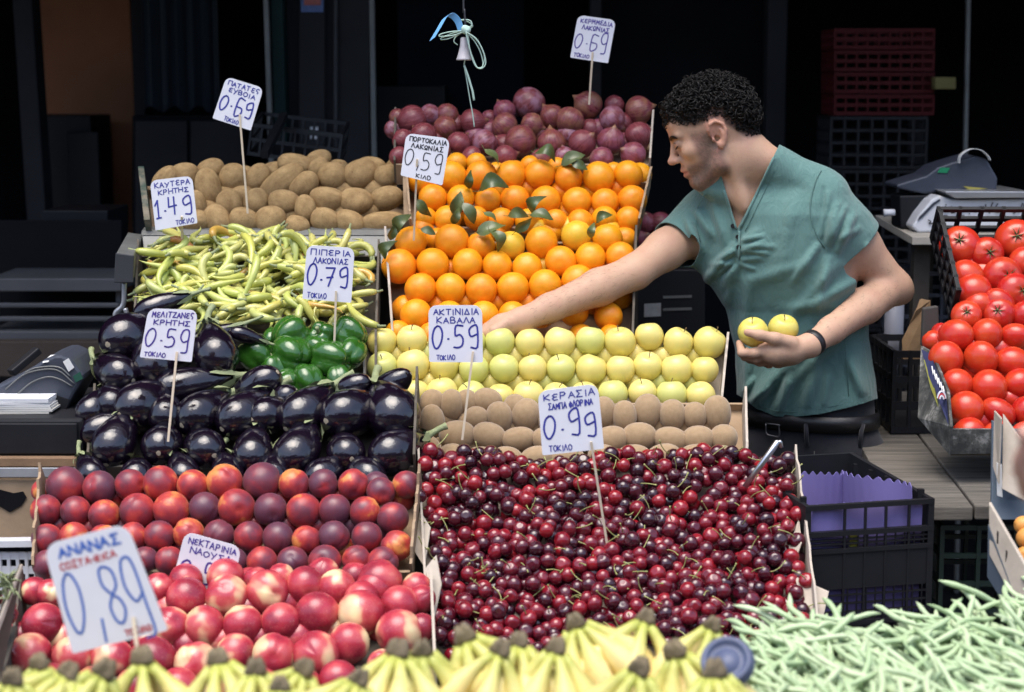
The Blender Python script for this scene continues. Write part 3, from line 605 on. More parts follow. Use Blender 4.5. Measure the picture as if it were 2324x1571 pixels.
rows('brown kiwi', '''495 770 68 78,615 780 65 85,710 760 60 70,830 755 80 70,1000 800 66 80
765 855 66 62,905 850 72 85,1065 835 80 85,1215 850 70 85,1380 845 72 85,1545 820 66 85,1670 845 66 85,1810 812 75 92,1962 835 72 82,2100 840 66 72,2235 825 75 95
498 875 66 90,650 960 98 78,840 965 92 70,1022 982 92 62,1200 985 88 66,1390 985 95 66,1590 985 90 70,1758 968 94 72,1950 985 92 66,2120 985 87 70,2275 980 75 72
480 1070 66 90,615 1090 78 68,790 1105 88 65,955 1110 86 70,1130 1105 88 68,1320 1105 92 68,1545 1095 88 68,1730 1095 92 68,1910 1095 98 72,2100 1095 96 70,2270 1100 80 64
580 880 66 80,720 900 70 80,980 920 70 80,1130 910 70 80,1300 920 70 80,1470 900 70 80,1620 900 70 80,1740 890 70 80,1890 890 70 80,2040 900 70 80,2180 900 70 80,570 1040 80 66,740 1030 80 66,930 1050 80 66,1110 1050 80 66,1300 1040 80 66,1490 1040 80 66,1670 1040 80 66,1850 1040 80 66,2030 1040 80 66,2200 1040 80 66''',
     ZB, 'kiwi', ['short topmost row', 'upright row', 'middle row', 'bottom row', '~layer behind'], 'the kiwi crate', 'kiwis in the crate', mk_kiwi)
def mk_onion(e, Y, lab, g):
    z = Vector((random.uniform(-1, 1), random.uniform(-.6, .8), random.uniform(-.8, 1)))
    put('onion', random.choice(ONIONS), e[0], e[1], e[2] * 1.06, Y, basis(z, random.uniform(0, 6)), lab, 'onion', g, random.choice([(.27, .08, .13), (.20, .04, .05), (.24, .085, .045), (.36, .18, .24), (.19, .035, .04), (.29, .13, .07)]))
rows('red onion', '''1205 170 130,1685 195 115,2090 230 115,1895 190 80
140 290 70,265 315 120,400 270 85,540 265 90,745 325 102,1005 240 90,1005 355 108,1390 285 97,1535 312 116,1875 300 107,1225 350 95
180 470 90,350 440 105,520 370 95,635 505 98,845 490 108,1140 485 127,1390 500 112,1635 505 112,1865 480 110,2095 430 110
150 600 80,310 570 105,480 570 90,740 600 80,1010 608 95,1300 625 85,1490 605 80,1790 625 95,2050 595 102
120 390 85,620 350 85,890 400 90,1000 510 85,1270 420 90,1700 390 85,1960 340 90,1990 500 90,250 420 90,440 480 90,760 450 90,1520 430 90,1760 380 80,890 300 70''',
     (863.2, 185.9, .28), 'onion', ['few topmost ones', 'upper row', 'middle row', 'bottom row', '~layer behind'], 'the onion heap', 'red onions in the heap', mk_onion)
def mk_pot(e, Y, lab, g):
    a, b, an = e[2], e[3] * .2629, math.radians(e[4])
    put('potato', random.choice(POTATOES), e[0], e[1], 1.18, Y, Euler((random.uniform(-.3, .3), -an, random.uniform(-.3, .3))), lab, 'potato', g, sc=(a, b * random.uniform(.85, 1), b))
rows('potato', '''210 290 120 80 40,385 265 108 100 0,600 200 105 80 15,1330 160 125 80 -10,1540 120 95 70 20,1545 190 85 75 40,1990 180 120 80 -10,2210 180 110 75 30
595 370 150 98 -80,790 280 112 108 80,1010 270 115 85 50,1215 320 205 98 38,1415 345 120 92 40,1660 270 110 105 10,1905 250 135 110 20,2140 270 105 90 10
500 490 95 65 -70,770 500 115 98 -80,1010 485 105 92 60,1240 495 120 95 -10,1430 545 110 80 85,1610 470 130 98 -10,1865 470 125 105 0,2125 460 125 92 15
280 700 90 65 0,480 660 105 88 10,660 635 115 95 -55,895 650 115 95 -20,1125 650 115 110 0,1350 680 98 74 -20,1595 650 110 95 -20,1810 650 115 90 -20,2100 650 165 82 5
300 400 110 90 20,880 260 95 80 30,1140 225 95 70 20,1700 195 85 70 0,880 450 95 90 0,1560 350 80 70 0,1290 590 90 80 0,730 430 90 80 0,1750 380 100 80 0,2010 370 100 80 0,560 560 90 80 0,800 630 90 80 0,1010 600 80 80 0,1500 600 90 80 0,1960 580 100 80 0,1730 570 90 80 0,2250 400 90 80 0,250 560 110 90 0''',
     (318.7, 332, .2629), 'potato', ['topmost row', 'upper row', 'middle row', 'bottom row', '~layer behind'], 'the potato heap', 'potatoes in the heap', mk_pot)
def mk_nect(e, Y, lab, g): put('nectarine', random.choice(NECTS), e[0], e[1], e[2] * 1.08, Y, rrot(), lab, 'nectarine', g)
rows('dark nectarine', '''430 120 120,655 130 105,860 110 97,1065 100 110,1275 115 99,1485 95 115,1735 90 120,1945 105 97,2140 105 94,2340 110 96,2520 155 90,2690 110 88
305 280 96,500 285 94,690 310 98,910 285 112,1140 280 115,1355 265 99,1565 260 117,1790 275 104,2005 280 106,2215 275 102,2420 290 98,2600 330 99
308 470 95,490 455 92,690 470 92,880 455 90,1055 450 97,1250 430 97,1450 445 97,1645 455 95,1840 460 97,2025 475 90,2210 455 97,2425 455 95,2625 515 98
310 640 92,500 630 92,740 630 92,960 610 85,1120 610 90,1320 610 92,1540 620 92,1735 625 98,1935 620 97,2150 620 105,2360 610 90,2535 630 100
285 155 75,560 190 90,760 190 90,960 190 90,1180 190 90,1380 180 90,1610 180 90,1850 190 90,2050 190 90,2240 190 90,2400 190 90,2490 110 85,2660 190 90,400 380 90,600 400 90,800 390 90,1010 380 90,1250 350 90,1460 360 90,1680 380 90,1900 380 90,2110 380 90,2320 380 90,2530 410 90,400 560 90,600 560 90,800 560 90,1020 540 90,1220 520 90,1420 530 90,1640 550 90,1840 550 90,2050 550 90,2260 540 90,2450 560 90''',
     (0, 1062.4, .3429), 'nectarine', ['top row', 'second row down', 'third row down', 'bottom row', '~layer behind'], 'the crate', 'dark nectarines in the crate', mk_nect)
def mk_wn(e, Y, lab, g): put('white_nectarine', random.choice(WNECTS), e[0], e[1], e[2] * 1.14, Y, rrot(), lab, 'nectarine', g)
rows('pale pink nectarine', '''230 815 85,330 830 85,1050 800 95,1230 745 100,1490 725 112,1700 745 80,1860 720 80,2140 700 95,2480 800 110
1240 860 125,1500 850 130,1770 820 130,2020 780 117,2230 795 112,2400 870 110,2515 755 133,2760 790 88,2790 870 85
290 1030 127,560 1000 120,830 1020 118,1125 1050 117,1350 1050 125,1605 1040 121,1855 1020 118,2100 965 131,2388 960 138,2643 908 115
205 1240 135,480 1250 125,740 1260 127,1010 1270 145,1300 1290 132,1560 1225 117,1815 1240 132,2090 1235 140,2310 1160 122,2640 1090 138,2790 1055 85
330 1420 115,620 1440 115,900 1450 120,1180 1450 120,1450 1450 120,1720 1450 120,1990 1440 120,2240 1400 115,2530 1300 90
140 1130 100,430 1130 110,700 1150 110,980 1150 110,1240 1180 110,1480 1160 110,1720 1130 110,1980 1120 110,2220 1050 110,2520 1030 110,400 880 110,640 880 110,860 870 110,1120 930 110,1380 950 110,1640 940 110,1900 900 110,2330 1010 110,1650 760 90,2350 720 90''',
     (0, 1062.4, .3429), 'white', ['topmost row', 'second row down', 'third row down', 'fourth row down', 'bottom row', '~layer behind'], 'the crate', 'pale pink nectarines in the crate', mk_wn)
ZC = (199.2, 597.6, .317)
def mk_aub(e, Y, lab, g):
    rx, ry = e[2], e[3] * .317; rx *= 1.2; ry *= 1.2; r = (rx + ry) / 2; par = [('calyx', AUB_CALYX)]
    if len(e) > 4:      # lies sideways: e[4] is the direction of the round end in the picture
        a = math.radians(e[4]); z = Vector((math.cos(a), -.25, math.sin(a))); r = ry; k = rx / ry / 1.45
        put('aubergine', random.choice(AUBS), e[0], e[1], r, Y + .02, basis(z, random.uniform(0, 6)), lab, 'aubergine', g, sc=(1, 1, max(.75, k)), parts=par)
    else:
        z = Vector((random.uniform(-1.1, 1.1), -1, random.uniform(-.95, -.1)))
        put('aubergine', random.choice(AUBS), e[0], e[1], 1.0, Y, basis(z, random.uniform(-.6, .6)), lab, 'aubergine', g, sc=(r, r, r), parts=par)
rows('black aubergine', '''470 325 165 78 200,270 540 152 148,225 800 122 118,470 730 135 130,640 600 130 120,920 660 150 125,840 540 170 62 200,1110 515 110 52 160
170 1010 95 125,370 1030 162 152,650 890 235 118 190,1230 875 205 112 35,1420 960 110 80 30,1890 890 170 80 25,2150 895 230 90 38
30 1060 95 100,790 1090 142 128,1080 1105 132 145,1280 1095 122 118,1530 1085 147 138,1850 1085 157 155,2190 1085 170 150,560 1090 120 120
80 1200 165 105 200,180 1310 132 135,530 1310 132 122,840 1335 127 130,1180 1372 132 122,1490 1372 150 127,1850 1362 127 115,2180 1362 147 127
30 1515 95 90,350 1525 110 100,690 1525 110 100,1000 1525 110 100,1330 1525 110 100,1670 1525 110 100,2010 1525 110 100''',
     ZC, 'aubergine', ['top row', 'upper middle row', 'lower middle row', 'front row', 'lowest hidden row'], 'the heap', 'aubergines in the heap', mk_aub)
def mk_bell(e, Y, lab, g):
    z = Vector((random.uniform(-.9, .9), random.choice((-1, .4, .5)), random.uniform(.1, 1.2)))
    put('bell_pepper', random.choice(BELLS), e[0], e[1], e[2] * 1.13, Y - .02, basis(z, random.uniform(0, 6)), lab, 'bell pepper', g, parts=[('stem', BELL_STEM)])
rows('dark green bell pepper', '''1455 510 122,1690 520 105,1870 510 115
1205 655 118,1455 665 138,1745 690 135,1890 640 110,1640 600 90
1570 840 108,1425 850 85,1800 830 95,1330 760 90
1330 560 90,1600 720 100,1330 880 90,1690 900 90''', ZC, 'bell', ['top row', 'middle row', 'front row', '~layer behind'], 'the heap', 'green bell peppers in the heap', mk_bell)
def mk_tom(e, Y, lab, g):
    kind = len(e) > 3; z = Vector((random.uniform(-.35, .35), -1, random.uniform(.1, .6))) if kind else Vector((random.uniform(-1, 1), random.uniform(.1, 1), random.uniform(-.2, 1)))
    put('tomato', random.choice(TOMS[:3] if kind else TOMS[2:]), e[0], e[1], e[2] * 1.06, Y, basis(z, random.uniform(0, 6)), lab, 'tomato', g, random.choice([(.52, .022, .012), (.46, .016, .012), (.56, .035, .014)]), sc=(1, 1, 1) if kind else (random.uniform(1, 1.15), 1, 1), parts=[('calyx', TOM_CALYX)] if kind or random.random() < .3 else ())
rows('red tomato', '''490 245 118 1,650 295 100 1,825 210 118 1
530 430 95,745 430 115 1,880 350 95 1
570 520 105,720 600 92,820 520 107 1
530 660 88 1,720 650 96 1,890 665 88,600 595 75
465 785 98,650 775 90,825 790 88
405 920 96,615 925 106,805 940 90
475 1070 87,665 1090 102,850 1070 90
528 1220 102,720 1240 92,895 1235 92
540 1370 90,720 1390 92,890 1390 92
330 815 62,385 780 70,560 350 90,660 520 90,750 720 90,560 870 90,730 870 90,580 1000 90,760 1010 90,590 1160 90,780 1170 90,620 1300 90,400 830 75,640 420 90,860 280 90''',
     (1992, 464.8, .3803), 'tomato', ['topmost row', 'second row down', 'third row down', 'fourth row down', 'fifth row down', 'sixth row down', 'seventh row down', 'eighth row down', 'bottom row', '~layer behind'], 'the tomato heap', 'tomatoes in the heap', mk_tom)
# leaves on the oranges
for i, e in enumerate(parse('985 370 150 10,710 490 130 80,800 300 95 85,790 560 120 -60,960 600 95 -40,690 580 90 70,1170 580 105 0,1210 650 105 40,1330 500 115 60,1350 590 120 -10,960 680 150 15,985 770 120 -65,290 640 120 55,205 700 90 75,1380 130 110 -20,1590 150 130 25,970 140 120 -50,1830 600 90 30,1740 690 80 80,450 520 110 -50,190 840 110 60,480 700 80 -20,1640 190 100 -30', *ZA)[0]):
    c = 'orange_up' if e[1] < 505 else 'orange_low'; o = put('citrus_leaf', LEAVES[i % 6], e[0], e[1], e[2] * 1.55, depth(c, e[1]) - .055, (Matrix.Rotation(-math.radians(e[3]), 3, 'Y') @ Matrix.Rotation(math.radians(random.uniform(40, 95)), 3, 'X')).to_euler(), 'dull green leaf lying among the oranges', 'leaf', 'leaves among the oranges', random.choice([(.055, .066, .018), (.030, .038, .012), (.11, .12, .04), (.07, .075, .025)]))
    o['label'] = '%s of the dull green leaves strewn among the oranges, counted from the left' % ORD[sorted(float(q.split()[0]) for q in '985 710 800 790 960 690 1170 1210 1330 1350 960.5 985.5 290 205 1380 1590 970 1830 1740 450 190 480 1640'.split()).index([985, 710, 800, 790, 960, 690, 1170, 1210, 1330, 1350, 960.5, 985.5, 290, 205, 1380, 1590, 970, 1830, 1740, 450, 190, 480, 1640][i])]
# long peppers: a loose heap in its crate
def slope_axes(c):
    p0, y0, p1, y1 = CR[c]; a, b = P(1162, p0, y0), P(1162, p1, y1); up = (b - a).normalized(); return up, Vector((1, 0, 0)).cross(up).normalized()
upv, nrm = slope_axes('pepper'); RP = random.Random(5)
for i in range(285):
    u, w = RP.random(), RP.random()
    if i < 255: py = 742 - 165 * w; px = 352 + 12 * RP.random() + (812 - 360) * u; lift = RP.uniform(-.01, .034) + (.02 if i > 130 else 0)
    else: py = 565 + RP.uniform(-12, 14); px = 370 + 430 * u; lift = RP.uniform(-.01, .03)
    Y = depth('pepper', py); a = RP.uniform(0, 6.28); me, st = PEPPERS[RP.randrange(12)]
    R = Matrix((Vector((1, 0, 0)), upv, nrm)).transposed().to_4x4() @ Matrix.Rotation(a, 4, 'Z') @ Matrix.Rotation(RP.gauss(0, .35), 4, 'X') @ Matrix.Rotation(RP.gauss(0, .22), 4, 'Y')
    col = (.45 + .13 * RP.random(), .47 + .08 * RP.random(), .09 + .08 * RP.random())
    k = RP.random(); ad = 'pale green'
    if k < .02: col = (.45, .05, .01); ad = 'red'
    elif k < .05: col = (.58, .26, .03); ad = 'orange'
    o = bpy.data.objects.new('long_pepper', me); o.location = P(px, py, Y) + nrm * lift; o.rotation_euler = R.to_euler(); s = RP.uniform(.0175, .0220); o.scale = (s, s, s); o.color = (*col, 1); link(o)
    k = bpy.data.objects.new('stem', st); link(k, o); tag(o, ad + ' long pepper in the tangled heap below the potatoes', 'pepper', 'long peppers in the heap')
# cherries
upc, nc = slope_axes('cherry'); RC = random.Random(11); cand = []; nrow = 18
for lay in (0, 1):
    for r in range(nrow):
        fr = (r + .5 * lay) / (nrow - 1); py = 1455 - 415 * fr; x0 = 985 - 30 * fr + 12; x1 = 1850 - 52 * fr - 12; n = 24
        for i in range(n + 1):
            px = x0 + (x1 - x0) * (i + (.5 if (r + lay) % 2 else 0)) / (n + .5); y2 = py + RC.uniform(-9, 9); Y = depth('cherry', y2)
            b = .012 * math.sin(px / 90.) * math.sin(y2 / 60.) + .008 * math.sin(px / 37. + y2 / 50.)
            cand.append((P(px + RC.uniform(-10, 10), y2, Y) + nc * (b + RC.uniform(-.005, .011) - lay * .020), RC.uniform(.0138, .0172), lay))
for i in range(22):  # some that spilled over the box edge and the front lip
    px = RC.uniform(1000, 1850); py = 1472 + RC.uniform(-8, 14); cand.append((P(px, py, depth('cherry', py)) + nc * RC.uniform(-.01, .008), .0135, 0))
cand.append((P(953, 1126, 3.50), .0135, 0))
top = sorted([c for c in cand if c[2] == 0], key=lambda c: c[0].y)[:298]; ids = set(map(id, top))
for p, r, l in top:
    o = bpy.data.objects.new('cherry', RC.choice(CHERRIES)); o.location = p; o.scale = (r, r, r * RC.uniform(.88, 1)); o.rotation_euler = basis((RC.gauss(0, .8), RC.gauss(-.3, .6), RC.uniform(-.2, 1)), RC.uniform(0, 6)); link(o)
    tag(o, 'glossy dark red cherry in the heap nearest the bananas', 'cherry', 'cherries in the front of the box')
    if RC.random() < .42:
        k = bpy.data.objects.new('stem', RC.choice(CSTEMS)); link(k, o)
def join_stuff(name, items, mats, label, cat):
    """items: (mesh, matrix, material index)"""
    V = []; F = []; MI = []; n = 0
    for me, M, mi in items:
        co = np.empty(len(me.vertices) * 3, np.float32); me.vertices.foreach_get('co', co); co = co.reshape(-1, 3); A = np.array(M)
        V.append(co @ A[:3, :3].T + A[:3, 3]); F += [tuple(i + n for i in q.vertices) for q in me.polygons]; MI += [mi] * len(me.polygons); n += len(co)
    m = mesh(name, np.concatenate(V).tolist(), F, mats[0])
    for q in mats[1:]: m.materials.append(q)
    m.polygons.foreach_set('material_index', MI); return tag(obj(name, m), label, cat, kind='stuff')
it = []
for c in cand:
    if id(c) in ids: continue
    p, r, l = c; E = basis((RC.gauss(0, .8), RC.gauss(-.3, .6), RC.uniform(-.2, 1)), RC.uniform(0, 6)); M = Matrix.LocRotScale(p, E, (r, r, r)); it.append((RC.choice(CHERRIES), M, 0))
    if l == 0 and RC.random() < .42: it.append((RC.choice(CSTEMS), M, 1))
join_stuff('cherry_pile', it, [MAT['cherry_pile'], MAT['cherry_stem']], 'heap of dark red cherries filling the back of the box', 'cherries')
# ------------------------------------------------------------------ front table with bananas and beans
ft = empty('front_table', (0, 2.4, 0), 'low wooden table under the bananas and the green beans', 'table')
o = MB().box((0.05, 2.18, .70), (2.2, .9, .03)).build('table_top', MAT['wood_dark'], ft); o.location = (0, -2.4, 0)
for x in (-1.0, 1.1):
    for y in (1.8, 2.56): o = MB().bar((x, y, .001), (x, y, .684), .05).build('leg', MAT['wood_dark'], ft); o.location = (0, -2.4, 0)
t = NT('banana skin', .42, spec=.4); x, y, z = t.sep(); g = t.ramp(t.math('ADD', t.math('MULTIPLY', z, -1.0), t.math('MULTIPLY', t.noise(20, 3), .03)), (.015, 1), (.06, 0))
base = t.mix(t.noise(16, 4), (.82, .65, .21), (.88, .76, .40)); base = t.mix(g, base, (.46, .49, .11)); base = t.mix(t.ramp(t.noise(55, 5, .7), (.63, 0), (.68, .6)), base, (.22, .14, .05)); t.col(base); t.set(Subsurface_Weight=.05, Subsurface_Radius=(.01, .008, .002)); MAT['banana'] = t.m
t = NT('banana crown', .85); t.col(t.mix(t.noise(40, 5), (.07, .055, .04), (.26, .21, .12))); t.bump(t.noise(90, 4), .6, .004); MAT['crown'] = t.m
def finger_mesh(seed):
    r = random.Random(seed); L = .185 * r.uniform(.9, 1.08); n = 14; bend = r.uniform(.75, 1.05); pts = []; rad = []; x = z = 0
    for i in range(n + 1):
        u = i / n; a = .80 - 1.15 * bend * u; rad.append(.0065 + .0110 * min(1, max(0, (u - .12) / .24)) ** .8 if u < .8 else .0175 * (1 - ((u - .8) / .2) ** 1.6 * .80)); pts.append((x, 0, z)); x += math.sin(a) * L / n; z -= math.cos(a) * L / n
    v, f = tube(pts, rad, 10); c = [pts[i // 10] for i in range(len(v))]; out = []
    for i, p in enumerate(v):
        k = 1 + .085 * math.cos(5 * 2 * math.pi * (i % 10) / 10); out.append(Vector(c[i]) + (Vector(p) - Vector(c[i])) * k)
    return mesh('banana', out, f, MAT['banana'])
FINGERS = [finger_mesh(i) for i in range(5)]
def f_crown(th, ph):
    x, y, z = sph(1, th, ph); k = (abs(x) ** 4 + abs(y) ** 4 + abs(z) ** 4) ** -.25; w = 1 - .25 * (z * k) + .22 * math.sin(3 * ph + 2 * th); return x * k * .0115 * w, y * k * .009 * w, z * k * .0095 + .003 + .004 * math.sin(5 * ph) * (z > 0)
CROWNS = [gmesh('crown', lumped(lump(200 + i, .25, 60), f_crown), MAT['crown'], 16, 10) for i in range(3)]
bl = [(P_[0] * .3714, 1328 + P_[1] * .3714) for P_ in ((245, 480), (80, 570), (420, 530), (635, 520), (875, 445), (1335, 450), (1560, 515), (1865, 510), (1705, 615), (2190, 575))]
bl += [(796.8 + a * .4, 1328 + b * .4) for a, b in ((270, 375), (395, 365), (640, 290), (850, 365), (955, 320), (1165, 355), (1270, 212), (1670, 185), (1640, 470), (1845, 375), (2050, 225), (2060, 490))]
RB = random.Random(3)
order = sorted(range(len(bl)), key=lambda i: bl[i][0])
for rank, i in enumerate(order):
    px, py = bl[i]; Y = 2.18 + (1570 - py) / 175 * .36; loc = P(px, py, Y)
    h = empty('banana_hand', loc, '%s bunch of yellow green bananas from the left along the bottom' % ORD[rank], 'bananas', 'bunches of bananas along the front'); n = RB.choice((3, 4, 4, 5)); rz = RB.uniform(-.5, .5); s = RB.uniform(1.0, 1.22)
    h.rotation_euler = (RB.uniform(-.2, .25), RB.uniform(-.45, .45), rz); h.scale = (s, s, s)
    for k in range(n):
        a = (-90 + (k - (n - 1) / 2) * (190 / n) + RB.uniform(-8, 8)); f = obj('banana', FINGERS[RB.randrange(5)], h, (.007 * (k - (n - 1) / 2), -.003, -.008)); f.rotation_euler = (0, RB.uniform(-.12, .10), math.radians(a))
        if k == 1: f2 = obj('banana', FINGERS[RB.randrange(5)], h, (.007 * (k - (n - 1) / 2), .006, -.010)); f2.rotation_euler = (0, .15, math.radians(a + 175))
    obj('crown', CROWNS[i % 3], h)
# a shallow tray that holds the bananas, and the bean crate
bt = empty('banana_tray', (-.25, 2.25, .716), 'shallow dark tray under the bananas', 'tray')
MB().box((0, 0, .01), (1.55, .75, .02)).build('base', MAT['black_plastic'], bt)
for y in (-.37, .37): MB().box((0, y, .025), (1.55, .012, .03)).build('rim', MAT['black_plastic'], bt)
for x in (-.781, .781): MB().box((x, 0, .025), (.012, .752, .03)).build('rim', MAT['black_plastic'], bt)
# beans
upb, nb = slope_axes('bean'); RBn = random.Random(21); bb = []
Rb = Matrix((Vector((1, 0, 0)), upb, nb)).transposed().to_4x4()
def bean_edge(px):
    xs = [(1560, 1500), (1640, 1415), (1750, 1395), (1900, 1400), (2050, 1395), (2180, 1375), (2324, 1345), (2500, 1330)]
    for (a, b), (c, d) in zip(xs, xs[1:]):
        if a <= px <= c: return b + (d - b) * (px - a) / (c - a)
    return 1400
for i in range(640):
    px = RBn.uniform(1665, 2430); e = bean_edge(px) + 22; py = e + (1640 - e) * RBn.random() ** 1.0; lay = 0 if i < 300 else 1
    if px < 1740 and py < 1570 and RBn.random() < .6: px += 60
    Y = depth('bean', py); a = RBn.gauss(1.9, .75) if px > 1750 else RBn.gauss(2.6, .5); tilt = -abs(RBn.gauss(0, .28)) if lay == 0 else RBn.gauss(0, .15)
    p = P(px, py, Y) + nb * (RBn.uniform(-.004, .028) - lay * .03); s = RBn.uniform(.0042, .0053)
    M = Matrix.Translation(p) @ Rb @ Matrix.Rotation(a, 4, 'Z') @ Matrix.Rotation(tilt, 4, 'Y') @ Matrix.Rotation(RBn.uniform(0, 6), 4, 'X') @ Matrix.Diagonal((s, s, s, 1))
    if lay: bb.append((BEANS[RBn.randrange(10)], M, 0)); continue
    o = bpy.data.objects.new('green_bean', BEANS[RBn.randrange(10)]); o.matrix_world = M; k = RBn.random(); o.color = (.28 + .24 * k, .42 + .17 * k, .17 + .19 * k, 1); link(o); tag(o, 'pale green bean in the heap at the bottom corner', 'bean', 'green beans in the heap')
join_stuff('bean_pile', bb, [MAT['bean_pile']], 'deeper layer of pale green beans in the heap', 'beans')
bc = empty('bean_crate', (.72, 2.62, .716), 'shallow dark crate under the green beans', 'crate'); 
MB().hexa([P(1640, 1660, 2.40) - bc.location - nb * .05, P(2450, 1660, 2.40) - bc.location - nb * .05, P(2450, 1400, 2.93) - bc.location - nb * .05, P(1640, 1420, 2.93) - bc.location - nb * .05], [Vector((-.1, -.25, 0)), Vector((.55, -.25, 0)), Vector((.55, .28, 0)), Vector((-.1, .28, 0))]).build('base', MAT['black_plastic'], bc)
# round dark blue lid standing between bananas and beans
lid = empty('round_lid', P(1648, 1498, 2.34), 'round slate blue lid tilted between the bananas and the beans', 'lid'); ml = plain('slate blue plastic', (.075, .095, .17), .45, .2, 10)
def disc_profile(prof, n=32):
    v = []; f = []
    for r, z in prof:
        for j in range(n): a = 2 * math.pi * j / n; v.append((r * math.cos(a), r * math.sin(a), z))
    for i in range(len(prof) - 1):
        for j in range(n): a = i * n + j; b = i * n + (j + 1) % n; f.append((a, b, b + n, a + n))
    f.append(tuple((len(prof) - 1) * n + j for j in range(n))); f.append(tuple(range(n))[::-1]); return v, f
o = obj('disc', mesh('disc', *disc_profile([(.034, -.022), (.036, -.004), (.036, 0), (.034, .003), (.028, .003), (.026, -.003), (.018, -.003), (.017, -.001)]), ml), lid)
o = obj('rim', mesh('rim', *disc_profile([(.0365, -.018), (.0385, -.014), (.0385, -.010), (.0365, -.006)]), ml), lid)
lid.scale = (.95, .95, .95); lid.rotation_euler = basis((-.25, -.75, .7))
# ------------------------------------------------------------------ hand-written price cards
GL = {'A': '0 0 .5 1 1 0|.2 .38 .8 .38', 'B': '0 0 0 1 .6 1 .75 .8 .6 .56 0 .52|.6 .52 .95 .3 .7 0 0 0', 'C': '.9 .85 .5 1 .1 .7 .1 .3 .5 0 .9 .15', 'D': '0 0 .5 1 1 0 0 0', 'E': '.9 .95 .4 1 .1 .75 .45 .52 .75 .52|.45 .52 .05 .28 .35 0 .9 .05', 'Z': '.05 1 .95 1 .05 0 1 0', 'H': '0 0 0 1|1 0 1 1|0 .5 1 .5', 'I': '.5 0 .5 1', 'K': '0 0 0 1|.9 1 0 .45 .95 0', 'L': '0 0 .5 1 1 0', 'M': '0 0 .1 1 .5 .4 .9 1 1 0', 'N': '0 0 0 1 1 0 1 1', 'O': '.5 1 .1 .8 0 .45 .25 .02 .6 0 .95 .3 .95 .7 .5 1', 'P': '.05 0 .1 1 .7 1 .9 .75 .65 .5 .1 .48', 'R': '.05 0 .1 1 .7 1 .9 .75 .65 .5 .1 .48 .9 0', 'Q': '0 0 0 1|0 1 1 1|1 1 1 0', 'S': '.95 1 .1 1 .55 .52 .05 0 1 0', 's': '.9 .9 .4 1 .1 .6 .5 .35 .7 .15 .5 -.1', 'T': '0 1 1 1|.5 1 .45 0', 'Y': '0 1 .45 .5|1 1 .3 -.1', 'F': '.5 -.05 .5 1.05|.5 .85 .1 .7 .1 .3 .5 .15 .9 .3 .9 .7 .5 .85', 'W': '.5 1 .1 .75 .15 .4 .5 .25 .9 .45 .9 .8 .5 1|.1 .05 .9 .05', '-': '.1 .5 .9 .5',
 '0': '.5 1 .2 .85 .02 .45 .2 .05 .5 0 .85 .3 .95 .7 .75 .95 .5 1', '1': '0 .72 .55 1 .5 0|.1 0 .95 .02', '4': '.15 .95 .1 .4 .9 .45|.7 .95 .65 -.05', '5': '.9 1 .25 1 .2 .55 .6 .6 .9 .4 .8 .1 .4 0 .05 .02', '6': '.95 .98 .2 1 .1 0 .6 0 .9 .2 .8 .45 .15 .5', '7': '.05 .98 .95 1 .4 0|.2 .45 .8 .5', '8': '.5 .5 .15 .7 .2 .95 .5 1 .85 .9 .85 .65 .5 .5 .2 .3 .3 .05 .6 0 .9 .2 .8 .4 .5 .5', '9': '.85 .6 .3 .5 .15 .8 .5 1 .9 .95 .9 .0 .3 -.02', 'g': '.85 .45 .4 .35 .1 .6 .3 .95 .75 1 .9 .8 .85 .3 .8 -.15 .3 -.2', '.': '.4 .35 .6 .35', ',': '.6 .1 .35 -.25', ' ': ''}
MAT['card'] = plain('white price card', (.66, .67, .73), .55, .06, 30)
INK = {'b': plain('blue marker ink', (.03, .035, .28), .5, .25, 40), 'k': plain('black marker ink', (.012, .012, .02), .5, .2, 40), 'v': plain('violet marker ink', (.055, .03, .26), .5, .25, 40), 'r': plain('red marker ink', (.45, .05, .06), .5, .2, 40), 'l': plain('light blue marker ink', (.05, .13, .46), .5, .2, 40)}
